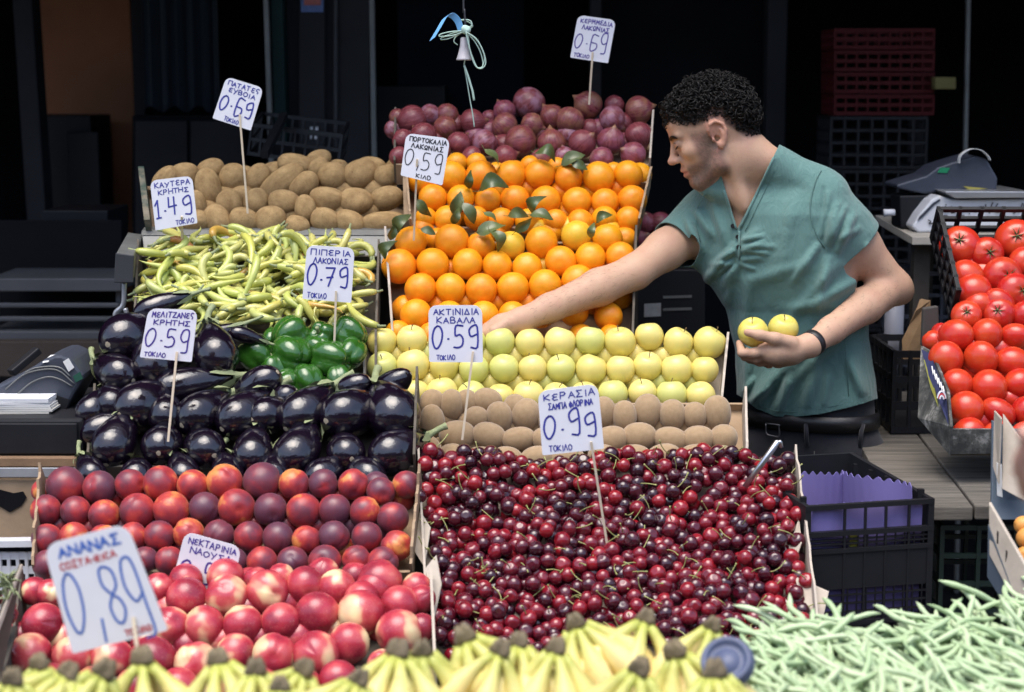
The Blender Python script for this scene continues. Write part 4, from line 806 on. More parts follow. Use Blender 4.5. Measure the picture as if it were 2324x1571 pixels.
def price_card(label, quad, Y, foot, Yfoot, lines, lean=.012, curve=.0):
    base = P(*foot, Yfoot); r = empty('price_card', base, label, 'price sign', 'hand-written price cards'); q = [P(a, b, Y + (lean if i < 2 else 0)) - base for i, (a, b) in enumerate(quad)]
    def at(u, v, off=0.0): return (q[0] * (1 - u) + q[1] * u) * (1 - v) + (q[3] * (1 - u) + q[2] * u) * v + Vector((0, -off, 0))
    W = (q[1] - q[0]).length; H = (q[3] - q[0]).length; out = []
    def corner(cu, cv, a0, rr):
        for k in range(5): a = a0 + k * math.pi / 8; out.append((cu + rr * math.cos(a), cv - rr * math.sin(a) * W / H))
    corner(1 - .16, .16 * W / H, 0, .16); corner(.16, .16 * W / H, math.pi / 2, .16); corner(.03, 1 - .03, math.pi, .03); corner(1 - .03, 1 - .03, 1.5 * math.pi, .03)
    mb = MB(); n = len(out); mb.v = [at(u, v) for u, v in out] + [at(u, v, -.0018) for u, v in out]; mb.f = [tuple(range(n)), tuple(range(2 * n - 1, n - 1, -1))] + [(i, n + i, n + (i + 1) % n, (i + 1) % n) for i in range(n)]
    mb.build('card', MAT['card'], r); inks = {}; rr = random.Random(label)
    for li, (txt, u0, u1, vc, h, w, ink) in enumerate(lines):
        m = inks.setdefault((ink, li), MB()); ws = [.5 if c in '.,' else .55 if c in 'I1 ' else .6 if c == '-' else 1.0 for c in txt]; cum = [sum(ws[:i]) for i in range(len(ws))]; unit = (u1 - u0) / sum(ws)
        for i, ch in enumerate(txt):
            adv = unit * ws[i]; gw = adv * .76; ju, jv, js = rr.uniform(-.06, .06) * adv, rr.uniform(-.08, .08) * h, rr.uniform(.9, 1.1)
            for st in GL[ch].split('|'):
                a = [float(x) for x in st.split()]; pts = [(u0 + unit * cum[i] + gw * x + ju, vc + h / 2 - h * js * y + jv) for x, y in zip(a[::2], a[1::2])]
                if len(pts) > 4:
                    sp = spline([(x, y, 0) for x, y in pts], 3) if ch in 'OCs06589BFWg' else [Vector((x, y, 0)) for x, y in pts]; pts = [(p.x, p.y) for p in sp]
                for (x1, y1), (x2, y2) in zip(pts, pts[1:]):
                    A, B = at(x1, y1, .0007), at(x2, y2, .0007); d = (B - A)
                    if d.length < 1e-6: d = Vector((1e-4, 0, 0))
                    d.normalize(); p_ = d.cross(Vector((0, 1, 0))).normalized() * w / 2; e = d * w * .35; n0 = len(m.v); m.v += [A - e - p_, A - e + p_, B + e + p_, B + e - p_]; m.f.append((n0, n0 + 1, n0 + 2, n0 + 3))
    for (ink, li), m in inks.items(): m.build('lettering', INK[ink], r)
    tip = at(.0, 0) ; f2 = Vector((foot[0], foot[1], 0)); cx = (quad[2][0] + quad[3][0]) / 2; up = at(*SIGN_U, -.004)
    mb = MB(); mb.bar(Vector((0, -.002, -.03)), at(SIGN_U[0], SIGN_U[1], .004), .0045, .0035, (0, 1, 0)); mb.build('stick', MAT['stick'], r)
    return r
small = lambda txt, u0, u1, v, ink='b': (txt, u0, u1, v, .085, .0018, ink)
def card_lines(l1, l2, price, ink, low='TOKILO', lu=(.2, .6), ph=.36, pw=.0036, pc=.56, l1h=.095, l2h=.095): return [(l1, .10, .96, .115, l1h, .0021, ink), (l2, .16, .90, .262, l2h, .0021, ink), (price, .05, .97, pc, ph, pw, ink), small(low, *lu, .915, ink)]
SIGN_U = (.62, .72); price_card('white card on a stick in the potatoes reading ΠΑΤΑΤΕΣ 0.69', ((514, 174), (598, 200), (569, 297), (482, 269)), 4.42, (562, 456), 4.43, card_lines('QATATEs', 'EYBOIA', '0.69', 'b', lu=(.28, .66)))
SIGN_U = (.66, .80); price_card('white card behind the long peppers reading ΚΑΥΤΕΡΑ 1.49', ((340, 410), (436, 399), (448, 507), (353, 524)), 4.24, (414, 575), 4.30, card_lines('KAYTEPA', 'KPHTHS', '1.49', 'b', lu=(.5, .95)))
SIGN_U = (.68, .80); price_card('white card above the bell peppers reading ΠΙΠΕΡΙΑ 0.79', ((697, 556), (805, 563), (797, 688), (686, 679)), 3.93, (757, 792), 3.93, card_lines('QIQEPIA', 'LAKONIAS', '0.79', 'b', lu=(.1, .5)))
SIGN_U = (.70, .82); price_card('white card in the aubergines reading ΜΕΛΙΤΖΑΝΕΣ 0.59', ((337, 700), (449, 704), (435, 822), (317, 811)), 3.60, (381, 968), 3.58, card_lines('MELITZANEs', 'KPHTHS', '0.5g', 'v', lu=(.08, .5), pw=.0030))
SIGN_U = (.33, .55); price_card('white card on the oranges with black writing ΠΟΡΤΟΚΑΛΙΑ 0,59', ((922, 302), (1022, 315), (1004, 421), (909, 398)), 4.20, (939, 516), 4.24, card_lines('QOPTOKALIA', 'LAKWNIAS', '0,5g', 'k', 'KILO', (.36, .72), pw=.0022))
SIGN_U = (.55, .80); price_card('white card above the red onions reading ΚΕΡΜΜΕΔΙΑ 0.69', ((1312, 34), (1398, 46), (1380, 144), (1294, 131)), 4.64, (1337, 210), 4.66, card_lines('KEPMMEDIA', 'LAKWNIAS', '0.6g', 'v', lu=(.08, .5), pw=.0026))
SIGN_U = (.82, .80); price_card('white card before the apples reading ΑΚΤΙΝΙΔΙΑ ΚΑΒΑΛΑ 0.59', ((972, 693), (1094, 693), (1096, 823), (974, 822)), 3.70, (1049, 965), 3.69, card_lines('AKTINIDIA', 'KABALA', '0.59', 'b', lu=(.14, .5)))
SIGN_U = (.80, .86); price_card('white card over the cherries reading ΚΕΡΑΣΙΑ 0.99', ((1220, 888), (1357, 871), (1371, 1019), (1231, 1034)), 3.40, (1378, 1200), 3.42, card_lines('KEPASIA', 'SAMQA FLOPINA', '0.99', 'b', lu=(.12, .5), l2h=.085))
SIGN_U = (.55, .90); price_card('white card half sunk between the nectarine crates reading ΝΕΚΤΑΡΙΝΙΑ', ((420, 1206), (548, 1242), (520, 1372), (385, 1345)), 3.28, (455, 1400), 3.27, card_lines('NEKTAPINIA', 'NAOYSA', '0.59', 'v', lu=(.2, .6)))
SIGN_U = (.72, .80); price_card('large white card above the bananas reading ΑΝΑΝΑΣ COSTA-RICA 0,89', ((98, 1238), (287, 1188), (382, 1432), (165, 1486)), 2.44, (319, 1486), 2.42, [('ANANAS', .14, .88, .105, .085, .0034, 'l'), ('COSTA-RICA', .12, .78, .225, .06, .0022, 'r'), ('0,8g', .06, 1.0, .57, .56, .0036, 'l'), ('TOKILO', .58, .86, .93, .05, .0022, 'r')])
# ------------------------------------------------------------------ people: bodies grown from smooth blended volumes
def smin(a, b, k):
    h = np.maximum(k - np.abs(a - b), 0) / k; return np.minimum(a, b) - h * h * k * .25
class Body:
    """list of volumes blended into one distance field; each has a bounding ball so that far blocks skip it"""
    def __init__(s): s.ops = []
    def cap(s, a, b, ra, rb, k=.015, op='u'):
        a = np.array(a, float); b = np.array(b, float); ab = b - a; L2 = max(ab @ ab, 1e-9)
        def f(p):
            t = np.clip((p - a) @ ab / L2, 0, 1); return np.linalg.norm(p - (a + t[:, None] * ab), axis=1) - (ra + (rb - ra) * t)
        s.ops.append((op, k, f, (a + b) / 2, math.sqrt(L2) / 2 + max(ra, rb))); return s
    def chain(s, pts, rad, k=.01, k0=None, op='u'):
        for i in range(len(pts) - 1): s.cap(pts[i], pts[i + 1], rad[i], rad[i + 1], (k0 if k0 and i == 0 else k), op)
        return s
    def ell(s, c, r, R=None, k=.015, op='u'):
        c = np.array(c, float); r = np.array(r, float); R = np.eye(3) if R is None else np.array(R, float)
        def f(p):
            q = (p - c) @ R; k0 = np.linalg.norm(q / r, axis=1); k1 = np.linalg.norm(q / (r * r), axis=1); return k0 * (k0 - 1) / np.maximum(k1, 1e-9)
        s.ops.append((op, k, f, c, r.max())); return s
    def custom(s, f, c, R, k=.015, op='u'): s.ops.append((op, k, f, np.array(c, float), R)); return s
    def field(s, P_, cen, rad, nper):
        """P_ points of blocks (nb*nper,3); cen block centres; rad block radius"""
        nb = len(cen); D = np.full((nb, nper), .3); PP = P_.reshape(nb, nper, 3)
        for op, k, f, c, R in s.ops:
            sel = np.where(np.linalg.norm(cen - c, axis=1) < R + rad + k + .03)[0]
            if not len(sel): continue
            d = f(PP[sel].reshape(-1, 3)).reshape(len(sel), nper)
            if op == 'u': D[sel] = smin(D[sel], d, k)
            elif op == 's': D[sel] = -smin(-D[sel], d, k)
            elif op == 'd': D[sel] += d
        return D
def nets(body, lo, hi, h, post=None):
    """surface nets on a sparse grid"""
    B = 8; lo = np.array(lo, float); n = np.ceil((np.array(hi) - lo) / (h * B)).astype(int); H = h * B
    g = np.stack(np.meshgrid(*[np.arange(k) for k in n], indexing='ij'), -1).reshape(-1, 3); cen = lo + (g + .5) * H; rad = H * .87
    D = body.field(cen, cen, 0.001 + rad * .3, 1)[:, 0]
    keep = np.abs(D) < rad * 1.7; N = n * B + 1
    F = np.full(tuple(N), .3, np.float32); s4 = F[:-1, :-1, :-1].reshape(n[0], B, n[1], B, n[2], B); s4[:] = np.where(D < 0, -.3, .3).reshape(n[0], 1, n[1], 1, n[2], 1)
    gi = g[keep]; ck = cen[keep]; off = np.stack(np.meshgrid(*[np.arange(B + 1)] * 3, indexing='ij'), -1).reshape(-1, 3)
    for c0 in range(0, len(gi), 1500):
        gg = gi[c0:c0 + 1500]; idx = gg[:, None, :] * B + off[None]; pts = lo + idx * h
        d = body.field(pts.reshape(-1, 3), ck[c0:c0 + 1500], rad, len(off)); F[idx[..., 0], idx[..., 1], idx[..., 2]] = d
    S = F < 0; C = np.zeros(tuple(N - 1), np.int8); cs = [(a, b, c) for a in (0, 1) for b in (0, 1) for c in (0, 1)]
    for a, b, c in cs: C += S[a:N[0] - 1 + a, b:N[1] - 1 + b, c:N[2] - 1 + c]
    act = np.argwhere((C > 0) & (C < 8)); vid = np.full(tuple(N - 1), -1, np.int32); vid[tuple(act.T)] = np.arange(len(act))
    acc = np.zeros((len(act), 3)); cnt = np.zeros(len(act))
    vals = {c: F[act[:, 0] + c[0], act[:, 1] + c[1], act[:, 2] + c[2]] for c in cs}
    for i, c in enumerate(cs):
        for ax in range(3):
            if c[ax]: continue
            e = list(c); e[ax] = 1; a, b = vals[c], vals[tuple(e)]; m = (a < 0) != (b < 0); t = np.where(m, a / np.where(m, a - b, 1), 0)
            q = np.array(c, float)[None].repeat(len(act), 0); q[:, ax] += t; acc[m] += q[m]; cnt[m] += 1
    V = lo + (act + acc / cnt[:, None]) * h; Q = []
    for ax in range(3):
        a = [slice(None)] * 3; b = [slice(None)] * 3; a[ax] = slice(0, -1); b[ax] = slice(1, None)
        s0, s1 = S[tuple(a)], S[tuple(b)]; e = np.argwhere(s0 != s1); u, w = (ax + 1) % 3, (ax + 2) % 3
        e = e[(e[:, u] > 0) & (e[:, w] > 0) & (e[:, u] < N[u] - 1) & (e[:, w] < N[w] - 1)]
        if not len(e): continue
        fl = s0[tuple(e.T)]
        def cell(du, dw):
            k = e.copy(); k[:, u] -= du; k[:, w] -= dw; return vid[tuple(k.T)]
        q = np.stack([cell(1, 1), cell(0, 1), cell(0, 0), cell(1, 0)], 1); q[~fl] = q[~fl][:, ::-1]; Q.append(q)
    Q = np.concatenate(Q); return V, Q[(Q >= 0).all(1)]
def relax(V, Q, it=2, lam=.5):
    for _ in range(it):
        A = np.zeros_like(V); c = np.zeros(len(V))
        for i in range(4):
            for j in ((i + 1) % 4, (i + 3) % 4): np.add.at(A, Q[:, i], V[Q[:, j]]); np.add.at(c, Q[:, i], 1)
        V = V + lam * (A / np.maximum(c, 1)[:, None] - V)
    return V
def np_mesh(name, V, Q, mat):
    m = bpy.data.meshes.new(name); Q = np.asarray(Q, np.int32); k = Q.shape[1]
    m.vertices.add(len(V)); m.vertices.foreach_set('co', np.asarray(V, np.float32).ravel()); m.loops.add(Q.size); m.loops.foreach_set('vertex_index', Q.ravel())
    m.polygons.add(len(Q)); m.polygons.foreach_set('loop_start', np.arange(len(Q), dtype=np.int32) * k); m.polygons.foreach_set('use_smooth', np.ones(len(Q), bool)); m.update(calc_edges=True); m.validate()
    if mat: m.materials.append(mat)
    return m
def clip(V, Q, g):
    """keep the part of a quad mesh where g(points) > 0, cut cleanly"""
    T = np.concatenate([Q[:, [0, 1, 2]], Q[:, [0, 2, 3]]]) if Q.shape[1] == 4 else Q; G = g(V); s = G[T] > 0; n = s.sum(1); out = [T[n == 3]]; V = list(map(tuple, V)); new = {}; ex = []
    def mid(a, b):
        k = (min(a, b), max(a, b))
        if k not in new:
            t = G[a] / (G[a] - G[b]); new[k] = len(V); V.append(tuple(V[a][i] + (V[b][i] - V[a][i]) * t for i in range(3)))
        return new[k]
    for tri in T[(n > 0) & (n < 3)]:
        tri = list(tri); ins = [G[i] > 0 for i in tri]
        while not (ins[0] and not ins[2]): tri = tri[1:] + tri[:1]; ins = ins[1:] + ins[:1]
        a, b, c = tri
        if ins[1]: p, q = mid(b, c), mid(a, c); ex += [(a, b, p), (a, p, q)]
        else: ex.append((a, mid(a, b), mid(a, c)))
    T = np.concatenate(out + ([np.array(ex)] if ex else [])); V = np.array(V); us = np.unique(T); mp = np.full(len(V), -1); mp[us] = np.arange(len(us)); return V[us], mp[T]
def pv(px, py, Y): return np.array(P(px, py, Y))
# ---- skin, hair, cloth materials
t = NT('skin', .55, spec=.35); at_ = t.node('ShaderNodeVertexColor', layer_name='tone'); n1 = t.noise(22, 6, .7); base = t.mix(t.ramp(n1, (.42, 0), (.75, .5)), at_.outputs[0], (.48, .23, .17)); base = t.mix(t.ramp(t.noise(140, 4, .7), (.58, 0), (.72, .30)), base, (.30, .15, .11))
t.col(base); t.set(Subsurface_Weight=.06, Subsurface_Radius=(.012, .005, .003)); t.bump(t.noise(200, 4, .7), .25, .003); MAT['skin'] = t.m
t = NT('black curly hair', .5, spec=.22); t.col((.006, .005, .0045)); MAT['hair'] = t.m
t = NT('teal cotton', .85, spec=.15, sheen=.25); n1 = t.noise(7, 5, .6); base = t.mix(n1, (.090, .180, .163), (.125, .235, .215)); t.col(t.mix(t.ramp(t.noise(90, 3, .7), (.45, 0), (.8, .25)), base, (.17, .28, .26))); mp = t.node('ShaderNodeMapping'); mp.inputs['Scale'].default_value = (34, 34, 13); mp.inputs['Rotation'].default_value = (0, .5, 0); t.l.new(t.co(False), mp.inputs[0]); wr_ = t.noise(1.0, 5, .6, mp.outputs[0], .8); t.bump(t.math('ADD', wr_, t.math('MULTIPLY', t.noise(420, 2), .06)), .5, .012); MAT['shirt'] = t.m
t = NT('black denim', .85, spec=.2, sheen=.15); t.col(t.mix(t.noise(30, 5, .7), (.014, .0145, .018), (.036, .037, .045))); t.bump(t.noise(500, 2), .15, .001); MAT['denim'] = t.m
MAT['leather'] = plain('black leather', (.012, .011, .012), .4, .3, 40, .15)
MAT['steel'] = plain('brushed steel', (.55, .55, .57), .28, .1, 30, metal=1.0)
# ---- frames
YT = 4.25; ty = math.radians(28); tf = np.array([-math.sin(ty), -math.cos(ty), 0]); tl = np.array([math.cos(ty), -math.sin(ty), 0])   # torso: forward, to his left
SEC = [(402, 1716, 62, .9), (425, 1722, 92, .8), (450, 1738, 132, .70), (480, 1750, 166, .64), (520, 1757, 176, .64), (570, 1762, 174, .66), (620, 1772, 168, .66), (700, 1803, 150, .68), (800, 1822, 146, .70), (900, 1832, 150, .68), (960, 1836, 150, .66), (1050, 1840, 152, .68)]
SZ = np.array([pv(1162, s[0], YT)[2] for s in SEC])[::-1]; SX = np.array([pv(s[1], s[0], YT)[0] for s in SEC])[::-1]; SA = np.array([M1(s[2], s[0], YT) * (1.06 if s[0] < 650 else 1.0) for s in SEC])[::-1]; SB = SA * np.array([s[3] for s in SEC])[::-1]
def torso(off, z0, z1):
    def f(p):
        z = p[:, 2]; cx = np.interp(z, SZ, SX); a = np.interp(z, SZ, SA) + off; b = np.interp(z, SZ, SB) + off; dx = p[:, 0] - cx; dy = p[:, 1] - YT
        u = dx * tl[0] + dy * tl[1]; w = dx * tf[0] + dy * tf[1]; e = 2.3
        r = (np.abs(u / a) ** e + np.abs(w / b) ** e) ** (1 / e); d = (r - 1) * np.minimum(a, b); return np.maximum(d, np.maximum(z0 - z, z - z1))
    return f
ZT, ZB_ = SZ[-1], SZ[0]
# head frame
yaw, pit = math.radians(3), math.radians(26); f0 = np.array([-math.cos(yaw), math.sin(yaw), 0]); HF = f0 * math.cos(pit) - np.array([0, 0, math.sin(pit)]); HU = f0 * math.sin(pit) + np.array([0, 0, math.cos(pit)]); HL = np.cross(HU, HF); HM = np.stack([HF, HL, HU], 1)
HS = .965 * .01; H0 = pv(1626, 313, 4.13) - HM @ np.array([0, 7.4, 0]) * HS
def hp(x, y, z): return H0 + HM @ np.array([x, y, z]) * HS
def head(b):
    S_ = HS
    b.ell(hp(-1.0, 0, 4.6), np.array([9.5, 7.5, 8.3]) * S_, HM, .02)
    b.ell(hp(-4.5, 0, 1.5), np.array([5.5, 6.4, 6.0]) * S_, HM, .02)
    b.ell(hp(4.0, 0, -1.2), np.array([5.2, 5.9, 7.6]) * S_, HM, .025)
    b.ell(hp(6.0, 0, 6.6), np.array([3.3, 5.2, 3.6]) * S_, HM, .02)
    for s in (1, -1):
        b.chain([hp(.6, s * 5.6, -3.2), hp(1.6, s * 5.3, -5.9), hp(7.6, s * 2.0, -8.0)], [.012, .0135, .013], .018)
        b.ell(hp(6.3, s * 4.3, -.2), np.array([2.2, 1.8, 1.7]) * S_, HM, .015)
        b.cap(hp(8.5, s * 1.0, 4.0), hp(7.6, s * 4.3, 4.1), .0085, .0075, .012)
    b.ell(hp(8.1, 0, -7.6), np.array([1.8, 2.3, 1.8]) * S_, HM, .014)
    b.ell(hp(8.0, 0, -3.8), np.array([2.0, 3.0, 2.6]) * S_, HM, .015)
    for s in (1, -1): b.ell(hp(9.55, s * 3.1, 2.35), np.array([1.55, 1.75, 1.05]) * S_, HM, .010, 's')
    b.cap(hp(8.9, 0, 3.4), hp(10.9, 0, -.4), .0065, .0080, .009); b.ell(hp(11.1, 0, -.8), np.array([1.35, 1.15, 1.05]) * S_, HM, .006)
    for s in (1, -1):
        b.ell(hp(9.9, s * 1.15, -1.25), np.array([1.15, .75, .75]) * S_, HM, .006)
        b.ell(hp(8.15, s * 3.1, 2.25), np.array([1.25, 1.4, 1.2]) * S_, HM, .003)          # eyeball under the lids
        b.cap(hp(9.25, s * 2.2, 1.75), hp(8.7, s * 4.2, 1.9), .0022, .0018, .003)             # lid edge, looking down
        b.cap(hp(9.0, s * 1.9, 2.9), hp(8.2, s * 4.5, 2.8), .0030, .0022, .005)
        b.cap(hp(10.25, s * .75, -1.95), hp(9.85, s * 1.05, -1.9), .0028, .0022, .003, 's')
    b.chain([hp(8.75, 2.5, -4.45), hp(9.75, 1.0, -3.85), hp(10.0, 0, -3.75), hp(9.75, -1.0, -3.85), hp(8.75, -2.5, -4.45)], [.0022, .0046, .0050, .0046, .0022], .005)
    b.chain([hp(8.7, 2.3, -4.7), hp(9.5, 1.0, -5.2), hp(9.75, 0, -5.25), hp(9.5, -1.0, -5.2), hp(8.7, -2.3, -4.7)], [.0022, .0050, .0056, .0050, .0022], .005)
    b.chain([hp(8.7, 2.9, -4.55), hp(9.9, 1.2, -4.5), hp(10.35, 0, -4.45), hp(9.9, -1.2, -4.5), hp(8.7, -2.9, -4.55)], [.0012] * 5, .003, None, 's')
    for s in (1, -1):   # ears
        E = lambda x, o, z: hp(x, s * (6.9 + o), z)
        b.ell(E(-.9, .35, .6), np.array([1.9, .55, 3.0]) * S_, HM, .006); b.ell(E(-.2, .75, .2), np.array([1.15, .6, 1.5]) * S_, HM, .005, 's')
        b.ell(E(-.9, .95, 1.7), np.array([1.0, .45, 1.0]) * S_, HM, .004, 's')
        b.chain([E(.9, .2, .8), E(.9, .5, 2.2), E(.1, .9, 3.5), E(-1.4, 1.1, 3.6), E(-2.6, 1.2, 2.4), E(-2.7, 1.1, .8), E(-1.9, .9, -.8), E(-.9, .7, -1.9)], [.0028, .0032, .0036, .0038, .0038, .0036, .0034, .0040], .003)
        b.chain([E(-1.6, .9, 1.6), E(-1.7, .9, .3), E(-1.1, .8, -1.0)], [.0022, .0028, .0028], .004); b.ell(E(-.3, .55, -2.0), np.array([.9, .45, .9]) * S_, HM, .005); b.ell(E(.75, .45, -.2), np.array([.45, .5, .6]) * S_, HM, .004)
    b.ell(hp(-.1, 7.35, -.15), np.array([.45, .8, .5]) * S_, HM, .004, 's')
# neck and torso anchors
NB = pv(1716, 432, YT - .005)
def neck(b, off=0):
    b.chain([hp(-2.6, 0, -2.0), hp(-2.4, 0, -7.0), NB], [.049 + off, .050 + off, .061 + off], .03)
    b.cap(hp(-1.5, 4.6, -3.5), pv(1692, 470, 4.16), .014, .011, .02); b.cap(hp(6.0, 0, -9.5), pv(1680, 450, 4.18), .026, .02, .03)
    b.cap(hp(-5, 1.5, -6), pv(1850, 424, 4.18), .040 + off, .036 + off, .04); b.cap(hp(-5, -1.5, -6), pv(1610, 470, 4.32), .036 + off, .034 + off, .04)
SL, EL, WL = pv(1872, 462, 4.165), pv(2026, 650, 4.21), pv(1838, 784, 4.01)       # his left arm: shoulder, elbow, wrist
SR, ER, WR = pv(1592, 508, 4.33), pv(1440, 618, 4.19), pv(1182, 727, 4.055)        # his right arm
def arms(b):
    b.chain([SL, SL * .5 + EL * .5, EL], [.053, .0455, .039], .02, .05); b.ell(EL + (pv(2044, 662, 4.22) - EL), (.030, .032, .030), None, .02)
    m = EL * .66 + WL * .34; b.chain([EL, m, EL * .25 + WL * .75, WL], [.040, .039, .0295, .0245], .015)
    b.chain([SR, SR * .45 + ER * .55, ER], [.050, .045, .039], .02, .05)
    m = ER * .68 + WR * .32; b.chain([ER, m, ER * .25 + WR * .75, WR], [.039, .041, .031, .0265], .015)
A1, A2 = (1709, 754, 4.015), (1777, 748, 4.055)                                    # the two apples he holds
ZD = lambda x, y, Y: pv(1460.8 + x * .3593, 531.2 + y * .3593, Y)
def hands(b):
    b.chain([WL, ZD(930, 735, 4.0), ZD(830, 745, 3.99), ZD(760, 745, 3.99)], [.0265, .026, .026, .019], .012)
    b.chain([ZD(930, 755, 4.015), ZD(850, 790, 4.02)], [.026, .021], .015)
    b.chain([ZD(930, 690, 3.985), ZD(830, 662, 3.968), ZD(735, 640, 3.964), ZD(655, 622, 3.968)], [.017, .0135, .0110, .0085], .008)
    b.chain([ZD(770, 735, 3.985), ZD(700, 752, 3.973), ZD(620, 752, 3.985), ZD(604, 690, 4.012)], [.0115, .0105, .0092, .0080], .006)
    b.chain([ZD(790, 770, 4.0), ZD(710, 785, 3.995), ZD(640, 775, 4.01), ZD(620, 715, 4.04)], [.0115, .0105, .0092, .0080], .006)
    b.chain([ZD(820, 790, 4.02), ZD(735, 808, 4.02), ZD(670, 790, 4.04), ZD(650, 735, 4.06)], [.0110, .0100, .0090, .0075], .006)
    b.chain([ZD(850, 800, 4.04), ZD(790, 822, 4.05), ZD(735, 805, 4.065), ZD(715, 760, 4.08)], [.0100, .0090, .0080, .0070], .006)
    b.chain([WR, pv(1140, 742, 4.05), pv(1112, 752, 4.05)], [.027, .027, .022], .012)
    for i, (x, y, Y) in enumerate(((1085, 775, 4.035), (1095, 790, 4.045), (1110, 795, 4.055), (1125, 790, 4.065))):
        s_ = pv(1112 + i * 6, 752, 4.042 + i * .008); e = pv(x, y, Y); b.chain([s_, s_ * .5 + e * .5 + np.array([-.012, 0, .004]), e], [.0105, .0098, .0080], .006)
    b.chain([pv(1150, 735, 4.03), pv(1122, 752, 4.015), pv(1106, 776, 4.02)], [.014, .0115, .009], .008)
def legs(b, off):
    for s in (1, -1):
        hx = pv(1842, 1050, YT) + tl * s * .085; k = np.array([hx[0] + .01 * s, YT, .48]); a = np.array([hx[0] + .015 * s, YT + .02, .10])
        b.chain([hx, k, a], [.085 + off, .062 + off, .048 + off], .03)
body = Body(); body.custom(torso(-.007, ZB_ - .03, ZT), (SX.mean(), YT, (ZT + ZB_) / 2), .5, .02); neck(body); head(body); arms(body); hands(body); legs(body, -.006)
for s in (1, -1):
    hx = pv(1842, 1050, YT) + tl * s * .085; body.cap(np.array([hx[0] + .015 * s, YT + .03, .045]), np.array([hx[0] - .06, YT - .14, .035]), .04, .032, .02)
V, Q = nets(body, (-.16, 3.80, -.01), (.98, 4.55, 1.86), .003); V = relax(V, Q, 2, .45)
man = empty('person', (SX[0], YT, 0), 'dark haired man in a teal T-shirt reaching across the crates for fruit', 'person')
tone = np.tile(np.array([.53, .335, .225]), (len(V), 1)); L = (V - H0) @ HM / HS; hx, hy, hz = L[:, 0], L[:, 1], L[:, 2]; ay = np.abs(hy)
inhead = (hz > -13) & (np.abs(hx) < 15) & (ay < 11) & (np.linalg.norm(V - H0, axis=1) < .2)
def sm(a, b, x): q = np.clip((x - a) / (b - a), 0, 1); return q * q * (3 - 2 * q)
rnd = RNG.random(len(V))
def blend(m, c): 
    m = (m * inhead)[:, None]; tone[:] = tone * (1 - m) + np.array(c) * m
hairline = np.interp(hx, [-9, -6.5, -4, -2, 0, 3, 5, 7, 9], [-4.0, -3.2, .6, 3.2, 3.9, 4.2, 5.2, 7.6, 8.2])
fade = sm(-.9, 1.1, hz - hairline) ; ear = (ay > 6.75) & (hx > -3.2) & (hx < 1.4) & (hz < 4.4) & (hz > -3.2)
blend(sm(-11.5, -9.5, hz) * sm(3.0, 5.5, hx) * sm(-2.6, -4.2, hz) * .80 * (1 - sm(8.5, 9.6, hx) * sm(-5.6, -5.0, hz)) * (.85 + .3 * rnd), (.085, .062, .055))
blend(sm(-10.5, -8.5, hz) * sm(-.6, 1.2, hx) * sm(6.2, 4.5, hx) * sm(3.6, .5, hz - .35 * hx) * sm(3.2, 4.4, ay) * .80 * (.85 + .3 * rnd), (.085, .062, .054))
blend(sm(9.0, 9.6, hx) * np.exp(-((hz + 2.9) / .6) ** 2) * .6, (.10, .07, .06))
blend(np.exp(-((hz + 4.55) / .85) ** 2) * sm(8.6, 9.3, hx) * sm(2.9, 1.8, ay) * .75, (.42, .13, .11))
brow = np.exp(-((hz - (4.15 - .10 * np.abs(ay - 3))) / .50) ** 2) * sm(.6, 1.4, ay) * sm(5.4, 4.4, ay) * sm(5.5, 6.5, hx); blend(np.minimum(brow * 1.5, 1) * .95, (.014, .011, .010))
blend(np.exp(-((hz - 2.2) / 1.0) ** 2) * sm(1.3, 2.2, ay) * sm(5.2, 4.2, ay) * sm(7.0, 8.0, hx) * .35, (.30, .15, .12))
blend(np.exp(-((hx - 11.4) ** 2 + (hz + .8) ** 2) / 2.0) * .35, (.55, .20, .15)); blend(ear * .35, (.56, .20, .15))
hm = fade * (~ear) * (hz > -5.2); blend(np.minimum(hm * (.75 + .3 * rnd), 1), (.022, .018, .016))
me = np_mesh('body', V - np.array(man.location), Q, MAT['skin']); ca = me.color_attributes.new('tone', 'FLOAT_COLOR', 'POINT'); ca.data.foreach_set('color', np.concatenate([tone, np.ones((len(V), 1))], 1).astype(np.float32).ravel()); obj('body', me, man)
# curls: small open rings rooted on the scalp
curl_low = np.interp(hx, [-9, -7, -4, -2, 0, 3, 5, 7, 9], [-2.8, -1.8, 3.0, 5.0, 5.6, 6.0, 6.6, 7.9, 8.3]); hv = np.where(inhead & (hz > curl_low - 1.1 + 2.0 * rnd * rnd) & ~ear)[0]; cen = H0 + HM @ np.array([-1, 0, 3.5]) * HS; mb = MB(); RH = random.Random(4); sel = RNG.choice(hv, min(len(hv), 3000), replace=False)
for i in sel:
    p = Vector(V[i]); nn = (p - Vector(cen)).normalized(); lz = L[i]; long = min(1.0, max(.10, (lz[2] - curl_low[i]) / 3.2)); r = RH.uniform(.004, .0105) * (.45 + .55 * long); cl = .5 + .5 * math.sin(lz[0] * 1.7 + 1.3 * math.sin(lz[2] * 1.3)) * math.sin(lz[2] * 1.9 + lz[1] * 1.5); lift = (RH.uniform(.0, .013) + .012 * cl * RH.random()) * long
    if cl < .22 and RH.random() < .7: continue
    a = nn.orthogonal().normalized(); a = Quaternion(nn, RH.uniform(0, 6.28)) @ a; b_ = nn.cross(a); c = p + nn * lift; turn = RH.uniform(3.5, 6.5); pts = []
    for k in range(8):
        an = turn * k / 7; pts.append(c + a * math.cos(an) * r + (b_ * .55 + nn * .75) * math.sin(an) * r + nn * (.003 * long * k / 7))
    mb.tube(pts, [.0012, .0014, .0014, .0013, .0012, .0011, .0009, .0005], 4, False)
